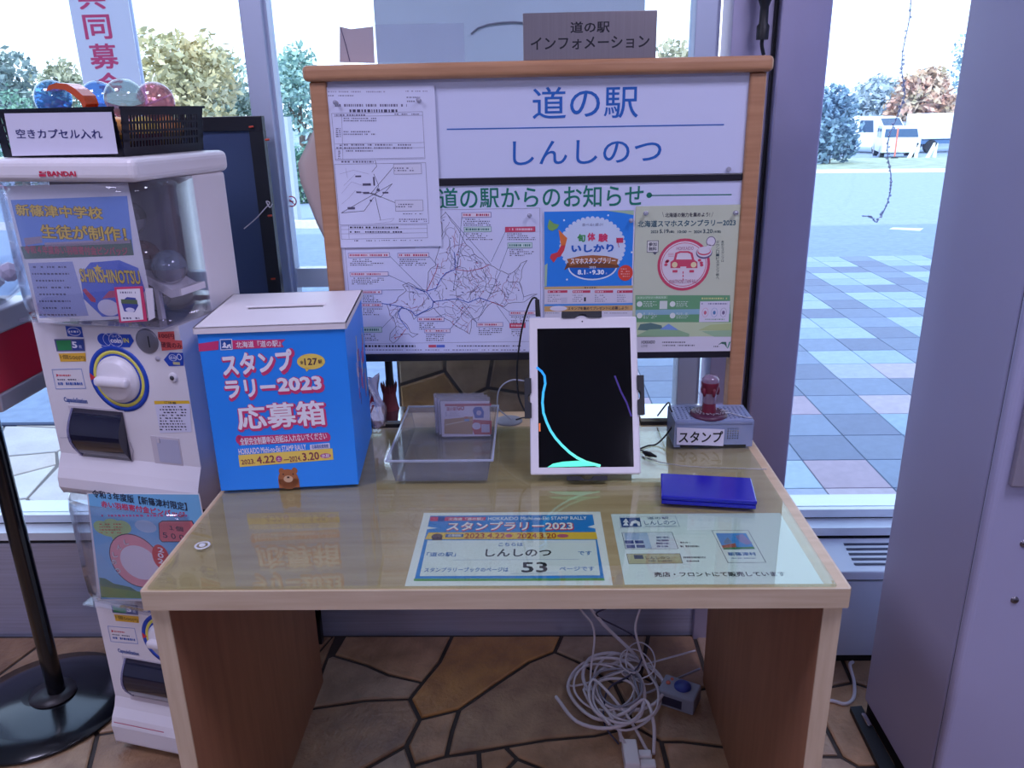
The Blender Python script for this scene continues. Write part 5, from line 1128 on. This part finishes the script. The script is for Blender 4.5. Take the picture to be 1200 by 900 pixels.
# ------------------------------------------------------------------ fan convector, right cabinet
t = thing('convector_unit', 'low pale convector with slotted top under the right window', 'heater', (1.0, 1.76, 0))
m_cv = mat('convector_white', '#c9ccd8', .4); M1(m_cv).prism([(.5, 1.815, .02), (.5, 1.7, .02), (.5, 1.7, .235), (.5, 1.815, .235)], (1.2, 0, 0)).build('casing', t, bevel=.002)
M1(m_dark).box(.51, 1.69, 1.705, 1.81, 0, .02).build('plinth', t)
M1(m_cv).prism([(.5, 1.813, .245), (.5, 1.69, .245), (.5, 1.69, .268), (.5, 1.813, .29)], (1.2, 0, 0)).build('top_cover', t, bevel=.003)
M1(m_dark).box(.5, 1.7, 1.706, 1.81, .235, .245).build('shadow_joint', t)
fc_ = np.array([0, .123, .022]); fc_ /= np.linalg.norm(fc_)
for k in range(5):
    y = 1.713+.018*k; z = .268+(y-1.69)*.022/.123
    M1(mat('slot_dark', '#2c2c48', .6)).box(.775, 1.4, y, y+.008, z+.0005, z+.0022).build('grille_slot', t)
t = thing('tall_cabinet', 'tall pale lavender metal cabinet at the right edge', 'cabinet', (1.2, 1.4, 0))
m_cab = mat('cabinet_metal', '#a9a8c8', .42, noise=.03, nscale=3)
M1(m_cab).box(.757, 1.6, 1.234, 1.532, .03, 2.1).build('cabinet_body', t, bevel=.004)
M1(m_cab).box(.753, 1.6, 1.205, 1.231, .03, 2.1).build('front_door', t, bevel=.014, seg=5)
M1(m_dark).box(.76, 1.6, 1.23, 1.235, .03, 2.1).build('door_gap', t); M1(m_dark).box(.76, 1.6, 1.24, 1.52, 0, .03).build('plinth', t)
M1(mat('door_plate', '#8e8896', .4)).box(.775, 1.3, 1.193, 1.2045, .74, 1.3).build('grey_plate', t, bevel=.002)
for u, v in ((1189, 703), (1200, 637)):
    p = at(u, v, 'y', 1.2048); s_ = M1(mat('screw_steel', '#7a7680', .3, .8)).lathe([(.007, 0), (.006, .0025), (0, .003)], p, (0, -1, 0), 16).build('screw', t); M1(m_dark).box(p[0]-.0035, p[0]+.0035, 1.2014, 1.2018, p[2]-.0006, p[2]+.0006).build('slot', s_)
t = thing('floor_rail', 'black rail with chrome latch on the floor beside the cabinet', 'rail', (.735, 1.4, 0))
M1(m_dark).prism([(.724, 1.527, 0), (.752, 1.53, 0), (.752, 1.15, 0), (.712, 1.15, 0)], (0, 0, .012)).build('rail_bar', t, bevel=.002); M1(mat('chrome', '#d8d8e0', .1, 1)).box(.738, .75, 1.46, 1.5, .012, .02).build('latch', t, bevel=.003)
o = sweep('white_cable', 'white cord looping on the floor beside the cabinet', 'cable', [(.79, 1.685, .012), at(996, 780, 'z', .02), at(1001, 800, 'z', .006), at(1000, 818, 'z', .0045), at(990, 825, 'z', .0045), at(972, 821, 'z', .0045), (.6, 1.56, .0045)], .0042, m_cw)
# hanging plug on the column, hanging strand by the right window
t = thing('hanging_plug', 'black plug and cord hanging against the steel column', 'plug', (.47, 1.74, 1.42))
M1(m_cb).lathe([(.012, -.03), (.0125, -.005), (.009, .0), (.0085, .03), (.013, .042), (.014, .09)], (.466, 1.755, 1.49), n=16).build('plug_body', t)
o = sweep('cord', None, None, [(.466, 1.755, 1.462), (.4665, 1.756, 1.45), (.471, 1.758, 1.435), (.476, 1.758, 1.42), (.478, 1.758, 1.38), (.478, 1.76, 1.3), (.478, 1.762, .9), (.478, 1.765, .4)], .0038, m_cb); o.parent = t; o.location = Vector(o.location)-t.location
M1(mat('tie_white', '#d8d8e0', .4)).cyl((.471, 1.7578, 1.43), (.473, 1.7578, 1.426), .005, n=12).build('cable_tie', t)
P = [at(u, v, 'y', 1.775) for u, v in ((1068, -20), (1066, 20), (1058, 60), (1057, 85), (1060, 110), (1052, 135), (1042, 160), (1040, 180), (1044, 205), (1043, 225), (1037, 245), (1027, 260), (1021, 254), (1010, 253))]
sweep('twisted_strand', 'thin clear twisted strand hanging in front of the right window', 'strand', P, .0014, clear('strand_clear', '#e4eaf6', .25, .05, .35, '#c0c8e0'), None, 6, 5)
b = M1(MC['strand_clear']); rg = random.Random(2)
for a, c in zip(P, P[1:]):
    for k in range(5): p = a+(c-a)*k/5; b.ball(p+np.array([rg.uniform(-.003, .003), rg.uniform(-.002, .002), 0]), rg.uniform(.0016, .0038), 6)
tag(b.build('strand_beads'), 'small clear beads strung on the strand at the right window', 'beads', None, 'stuff')
# sticker on the window
p = at(341.5, 236, 'y', 1.8775); b = M1(mat('sticker_red', '#e8606c', .4)); b.lathe([(.0125, 0), (.0125, .0004), (.0098, .0004), (.0098, 0), (.0125, 0)], p, (0, -1, 0), 28)
b.prism([p+np.array([-.008, -.0002, .0062]), p+np.array([.0062, -.0002, -.008]), p+np.array([.008, -.0002, -.0062]), p+np.array([-.0062, -.0002, .008])], (0, -.0003, 0))
b.m(mat('sticker_dark', '#54506c', .5)).box(p[0]-.006, p[0]+.006, p[1]-.0001, p[1], p[2]-.0012, p[2]+.0012)
tag(b.build('window_sticker'), 'small round red no-smoking sticker on the left window', 'sticker')

# ------------------------------------------------------------------ cables, controller and adapter under the desk
rg = random.Random(23); names = ['thick white', 'thin white', 'slim cream', 'long white', 'pale grey', 'finest white', 'loose white']
where = ['dropping behind the desk edge into the tangle', 'dropping at the left into the tangle', 'dropping at the right into the tangle', 'forming the widest loop of the tangle', 'wound through the middle of the tangle', 'in small loops at the upper right of the tangle', 'at the front of the tangle beside the power tap']
top = [(687, 700), (676, 706), (752, 704)]
spec = [(.0044, 1.6, .195, 1.60, .085, .10), (.0026, 2.2, .17, 1.58, .07, .085), (.003, 1.7, .2, 1.56, .075, .12), (.0042, 1.5, .165, 1.56, .092, .125), (.0028, 2.2, .18, 1.55, .06, .08), (.0018, 3.1, .24, 1.64, .036, .055), (.0036, 1.4, .19, 1.5, .065, .09)]
ends = [at(728, 868, 'z', .03), (.404, 1.72, .02), at(733, 872, 'z', .03), at(766, 884, 'z', .008), (.404, 1.66, .012), (.30, 1.6, .03), at(762, 886, 'z', .008)]
for i in range(7):
    r_, nl, cx, cy, rx, ry = spec[i]; pts = []
    if i < 3:
        u, v = top[i]; s0 = at(u, v, 'y', 1.66); pts = [tuple(s0+np.array([-.01, 0, .12])), tuple(s0), tuple(s0*.55+np.array([cx+.02, cy+.06, .05])*.45)]
    a0 = [1.0, 2.6, .6, 3.4, .4, 2, 4][i]; k_ = int(nl*9); dr = rg.choice([-1, 1])
    for k in range(k_):
        a = a0+dr*2*PI*nl*k/k_; w = 1+.2*math.sin(a*.45+i*2)+.07*rg.uniform(-1, 1)
        pts.append((cx+rx*w*math.cos(a)+.02*math.sin(a*.31+i), cy+ry*w*math.sin(a), .006+.03*abs(math.sin(a*.37+i))+.004*i))
    end = np.array(ends[i]); pts.append(tuple((np.array(pts[-1])+end)/2+np.array([.01, 0, .006]))); pts.append(tuple(end))
    sweep('floor_cable', '%s cable %s' % (names[i], where[i]), 'cable', pts, r_, m_cg if i == 4 else m_cw, 'tangled cables under the desk', 7, 5)
sweep('dark_cable', 'dark cord snaking down through the tangle of white cables', 'cable', [at(u, v, 'z', z) for u, v, z in ((712, 712, .2), (700, 722, .17), (742, 745, .08), (752, 770, .05), (740, 790, .045), (715, 805, .045), (708, 825, .04), (709, 850, .03), (725, 872, .02))], .0022, mat('cord_dark', '#3c3850', .5))
t = thing('power_tap', 'white power tap block on the floor in front of the cable tangle', 'power tap', tuple(at(738, 885, 'z', 0)))
q = at(738, 888, 'z', 0); M1(m_white).box(q[0]-.016, q[0]+.016, q[1]-.05, q[1]+.022, 0, .032).build('tap_body', t, bevel=.003)
M1(m_white).box(q[0]+.016, q[0]+.045, q[1]-.02, q[1]+.0, .004, .024).build('plug', t, bevel=.003); M1(m_white).box(q[0]+.016, q[0]+.05, q[1]-.048, q[1]-.026, .004, .024).build('plug', t, bevel=.003)
ca = math.radians(-27); cbx = thing('controller_box', 'small grey box with round blue button on the floor under the desk', 'box', tuple(at(770, 824, 'z', 0)), ca, True)
M1(mat('controller_grey', '#8c90a0', .45)).box(0, .088, -.004, .06, 0, .042).build('case', cbx, bevel=.004)
M1(mat('button_blue', '#2c3c8c', .35)).lathe([(.02, .042), (.02, .046), (.017, .049), (0, .05)], (.05, .032, 0), n=28).build('blue_button', cbx)
M1(mat('button_orange', '#c86a5a', .4)).lathe([(.0055, .042), (.005, .046), (0, .0465)], (.016, .03, 0), n=14).build('orange_button', cbx); M1(mat('button_orange')).lathe([(.004, .042), (.004, .045), (0, .0455)], (.02, .046, 0), n=14).build('orange_button', cbx)
M1(mat('display_dark', '#2c2c44', .3)).box(.012, .06, -.0052, -.004, .008, .03).build('display', cbx)

# ------------------------------------------------------------------ outside: banner, trees, hedge, vehicles
t = thing('charity_banner', 'white upright banner with pink characters outside the left window', 'banner', (-1.95, 4.0, -.01))
M1(mat('banner_cloth', '#e8e2e8', .7)).box(-2.118, -1.842, 3.998, 4.0, .9, 2.6).build('cloth', t)
M1(mat('banner_pole', '#c8d0e8', .3)).cyl((-1.835, 4.005, .03), (-1.835, 4.005, 2.7), .008).build('pole', t); M1(MC['banner_pole']).cyl((-1.835, 4.005, 2.61), (-2.13, 4.005, 2.61), .006).build('arm', t)
M1(m_dark).box(-1.95, -1.72, 3.9, 4.1, -.01, .03).build('base', t)
A = Art((0, 3.9975, 0), AX, AZ)
for ch, v0, v1 in (('赤', -85, -58), ('い', -56, -34), ('羽', -32, -8)): pass
A.text('共', 91, -16, 123, 11, '#d8406c', .03, 2); A.text('同', 98, 17, 130, 46, '#d8406c', .03, 2); A.text('募', 105, 51, 138, 81, '#d8406c', .03, 2); A.text('金', 113, 85, 145, 113, '#d8406c', .03, 2); A.build('lettering', t)

TRUNK = mat('bark', '#6a5c50', .8)
def tree(name, label, x, y, h, w, c1, c2, seed, low=.2, n=2600, leaf=.16, blobs=9, group=None, cat='tree'):
    rg = random.Random(seed); z0 = gz(y); t = thing(name, label, cat, (x, y, z0), group=group)
    k = mat('leaf_'+c1.lstrip('#')+c2.lstrip('#'), c1, .7, col2=c2, nscale=1.2); b = M1(k); B = []
    for i in range(blobs):
        a = rg.uniform(0, 6.3); r = rg.random()**.5*w*.32; zz = low+(1-low)*(.2+.65*rg.random()); B.append((x+r*math.cos(a), y+r*math.sin(a), z0+h*zz, w*rg.uniform(.16, .3)))
    B.append((x, y, z0+h*(low+(1-low)*.5), w*.36)); B.append((x, y, z0+h*.84, w*.2))
    for i in range(n):
        bx, by, bz, br = rg.choice(B); v = Vector((rg.gauss(0, 1), rg.gauss(0, 1), rg.gauss(0, 1))).normalized()*br*rg.uniform(.6, 1.12)
        v.z *= 1.05; p = Vector((bx, by, bz))+v; q = Matrix.Rotation(rg.uniform(0, 6.3), 3, Vector((rg.random()+.01, rg.random(), rg.random())).normalized())
        s = leaf*rg.uniform(.6, 1.3); b.quad(*[tuple(p+q@Vector(c)*s) for c in ((-1, 0, 0), (0, -.5, .1), (1, 0, 0), (0, .5, -.1))])
    tag(b.build('foliage', t), kind='stuff')
    tb_ = M1(TRUNK).cyl((x, y, z0), (x, y, z0+h*.55), .05*h**.8, .02*h**.8, 10)
    for i in range(5): a = i*1.3; tb_.cyl((x, y, z0+h*(.3+.06*i)), (x+w*.25*math.cos(a), y+w*.25*math.sin(a), z0+h*(.55+.05*i)), .02*h**.8, .008, 6)
    tb_.build('trunk', t); return t
def tx(u, y): return at(u, 140, 'y', y)[0]
def th_(u, v, y): return at(u, v, 'y', y)[2]-gz(y)
tree('autumn_tree', 'broad pale golden tree left of the window post', tx(215, 24), 24, th_(215, 42, 24), 3.6, '#dccb9c', '#b4b48c', 1, .05, 5200, .13, 14)
tree('green_tree', 'blue green rounded tree just left of the window post', tx(268, 28), 28, th_(268, 52, 28), 2.6, '#94a89c', '#b0c0ac', 2, .05, 3600, .12, 10)
tree('green_tree', 'small blue green tree between window post and notice board', tx(352, 20), 20, th_(352, 55, 20), 1.9, '#8fb0a8', '#a8c8b8', 3, .28, 2600, .08, 9)
tree('green_tree', 'dark blue green tree at the left edge of the window', tx(8, 24), 24, th_(8, 48, 24), 2.1, '#84989c', '#a0b0a4', 4, .05, 2400, .12)
tree('green_tree', 'low olive tree left of the charity banner', tx(75, 28), 28, th_(75, 70, 28), 2.2, '#b0ac8c', '#98a48c', 5, .05, 2400, .12)
tree('green_tree', 'pale treetop showing beyond the gap right of the pillar', tx(785, 30), 30, th_(785, 46, 30), 3.4, '#b8ac8c', '#98a088', 6, .05, 2600, .14)
tree('dark_bush', 'dark blue green conifer bush beside the parked van', tx(975, 34), 34, th_(975, 106, 34), 3.2, '#6c8cac', '#8ca8bc', 7, .02, 4200, .14, 10)
tree('autumn_tree', 'reddish autumn tree behind the parked cars', tx(1080, 60), 60, th_(1080, 86, 60), 5.0, '#dca898', '#ccc4a4', 8, .1, 3800, .3, 12)
tree('green_tree', 'blue grey trees behind the white van', tx(1025, 72), 72, th_(1025, 102, 72), 7, '#a8b8c8', '#bcc8c8', 9, .05, 3400, .3, 12)
tree('green_tree', 'tall blue green tree at the right beyond the cabinet edge', tx(1172, 80), 80, th_(1172, 20, 80), 9.5, '#84a4b4', '#a0b8c0', 10, .2, 4200, .25, 12)
for i, (u, y, v, w, lb) in enumerate(((352, 16, 178, 1.1, 'clipped green hedge bush below the small tree'), (292, 16, 180, .9, 'clipped green hedge bush behind the window post'), (15, 20, 108, 2.0, 'low dark hedge at the far left'), (122, 23, 118, 1.9, 'low dark hedge behind the banner'))):
    tree('hedge_bush', lb, tx(u, y), y, th_(u, v, y), w, '#64907c', '#80a488', 30+i, .0, 2000, .06, 10, 'hedge along the road', 'hedge')
tree('low_shrub', 'low shrub at the verge behind the cars', tx(1112, 64), 64, th_(1104, 118, 55), 3.6, '#7c9c98', '#94aca0', 41, .0, 2200, .2, 12, None, 'shrub')
t = thing('white_post', 'pale square post beyond the left window', 'post', (tx(330, 12), 12, gz(12)))
x = tx(331, 12); M1(mat('post_pale', '#b4bcc8', .6)).box(x-.1, x+.1, 11.9, 12.1, gz(12), th_(331, 137, 12)+gz(12)).build('post_shaft', t)

def vehicle(name, label, x, y, L_, w, h, rot, col, kind='van'):
    z0 = gz(y); t = thing(name, label, 'car', (x, y, z0), rot, True); m = mat('car_'+col.lstrip('#'), col, .3, coat=.4)
    S = {'van': [(-.5, .18), (-.5, .55), (-.46, .92), (-.4, 1), (.2, 1), (.3, .95), (.4, .6), (.48, .5), (.5, .3), (.5, .18)],
         'car': [(-.5, .2), (-.5, .6), (-.42, .66), (-.34, .95), (-.25, 1), (.08, 1), (.2, .9), (.3, .64), (.48, .56), (.5, .3), (.5, .2)]}[kind]
    M1(m).prism([(a*L_, -w/2, b_*h) for a, b_ in S], (0, w, 0)).build('body', t, bevel=.05, seg=2)
    gm_ = mat('car_glass', '#38506c', .1); G = {'van': [(-.42, .58, .9), (-.2, .58, .9), (.05, .58, .9)], 'car': [(-.28, .64, .92), (-.06, .64, .92)]}[kind]
    ww = .2 if kind == 'van' else .19
    for a, b0, b1 in G:
        for sd in (-1, 1): M1(gm_).prism([(a*L_, sd*(w/2+.005), b0*h), ((a+ww)*L_, sd*(w/2+.005), b0*h), ((a+ww-.02)*L_, sd*(w/2+.005), b1*h), ((a+.01)*L_, sd*(w/2+.005), b1*h)], (0, -.03*sd, 0)).build('side_window', t)
    fw = [(.3, .95), (.4, .6)] if kind == 'van' else [(.2, .9), (.3, .64)]
    M1(gm_).prism([(fw[0][0]*L_+.03, -w*.42, fw[0][1]*h), (fw[0][0]*L_+.03, w*.42, fw[0][1]*h), (fw[1][0]*L_+.03, w*.45, fw[1][1]*h), (fw[1][0]*L_+.03, -w*.45, fw[1][1]*h)], (-.04, 0, 0)).build('windscreen', t)
    rw = [(-.46, .92), (-.5, .6)] if kind == 'van' else [(-.34, .92), (-.42, .68)]
    M1(gm_).prism([(rw[0][0]*L_-.03, -w*.42, rw[0][1]*h), (rw[0][0]*L_-.03, w*.42, rw[0][1]*h), (rw[1][0]*L_-.03, w*.45, rw[1][1]*h), (rw[1][0]*L_-.03, -w*.45, rw[1][1]*h)], (.04, 0, 0)).build('rear_window', t)
    for a in (-.31, .31):
        for sd in (-1, 1):
            wh = M1(m_dark).cyl((a*L_, sd*w*.5, .32), (a*L_, sd*(w*.5-.2), .32), .32, n=20).build('wheel', t)
            M1(m_gs).cyl((a*L_, sd*(w*.5+.01), .32), (a*L_, sd*(w*.5-.05), .32), .2, n=14).build('hubcap', wh)
    for sd in (-1, 1): M1(mat('head_lamp', '#e8e8f0', .2)).box(.49*L_, .505*L_, sd*w*.36-.14, sd*w*.36+.14, .36*h, .46*h).build('headlamp', t)
    return t
vehicle('white_van', 'white van parked beside the dark bush', tx(1016, 49), 49, 5.0, 1.8, 2.0, math.radians(-60), '#e6ecf2', 'van')
vehicle('white_car', 'white hatchback with dark rear window parked right of the van', tx(1053, 43), 43, 3.7, 1.7, 1.55, math.radians(75), '#dfe6f0', 'car')
vehicle('silver_car', 'silver grey car parked farther back beside the flatbed truck', tx(1076, 56), 56, 4.2, 1.7, 1.5, math.radians(60), '#8c98b8', 'car')
# white truck with load bed at the right
x, y = tx(1104, 48), 48; t = thing('white_truck', 'white covered truck at the right of the parked vehicles', 'truck', (x, y, gz(y)), math.radians(8), True)
M1(mat('truck_white', '#e8eef4', .4)).box(-1.6, 1.5, -.9, .9, .75, 2.1).build('cargo_box', t, bevel=.06); M1(mat('truck_frame', '#4c6c94', .5)).box(-1.6, 2.6, -.8, .8, .5, .72).build('chassis', t)
M1(MC['truck_white']).prism([(1.55, -.85, .6), (2.9, -.85, .6), (2.9, -.85, 1.3), (2.6, -.85, 1.95), (1.55, -.85, 1.95)], (0, 1.7, 0)).build('cab', t, bevel=.05)
M1(mat('car_glass')).prism([(2.0, -.86, 1.25), (2.75, -.86, 1.25), (2.52, -.86, 1.8), (2.0, -.86, 1.8)], (0, 1.72, 0)).build('cab_window', t)
for a in (-1.0, 2.1):
    for sd in (-1, 1): M1(m_dark).cyl((a, sd*.85, .36), (a, sd*.62, .36), .36, n=18).build('wheel', t)
for i, u in enumerate((1076, 1098)):
    x, y = tx(u, 40), 40; t = thing('work_trestle', ['white slanted trestle leg at the left before the truck', 'white slanted trestle leg at the right before the truck'][i], 'trestle', (x, y, gz(y)))
    M1(mat('trestle_white', '#e8eef4', .5)).prism([(x-.25, y, gz(y)), (x-.1, y, gz(y)), (x+.2, y, gz(y)+.7), (x+.05, y, gz(y)+.7)], (0, .1, 0)).build('trestle_leg', t)
    M1(MC['trestle_white']).prism([(x+.08, y, gz(y)), (x+.22, y, gz(y)), (x+.22, y, gz(y)+.7), (x+.1, y, gz(y)+.7)], (0, .1, 0)).build('trestle_leg', t)
x, y = tx(1054, 40), 40; t = thing('red_marker_pole', 'red marker pole in front of the parked white hatchback', 'pole', (x, y, gz(y))); M1(mat('marker_red', '#d87868', .5)).cyl((x, y, gz(y)), (x, y, gz(y)+1.4), .04).build('shaft', t); M1(m_dark).cyl((x, y, gz(y)), (x, y, gz(y)+.1), .2, .12).build('foot', t)
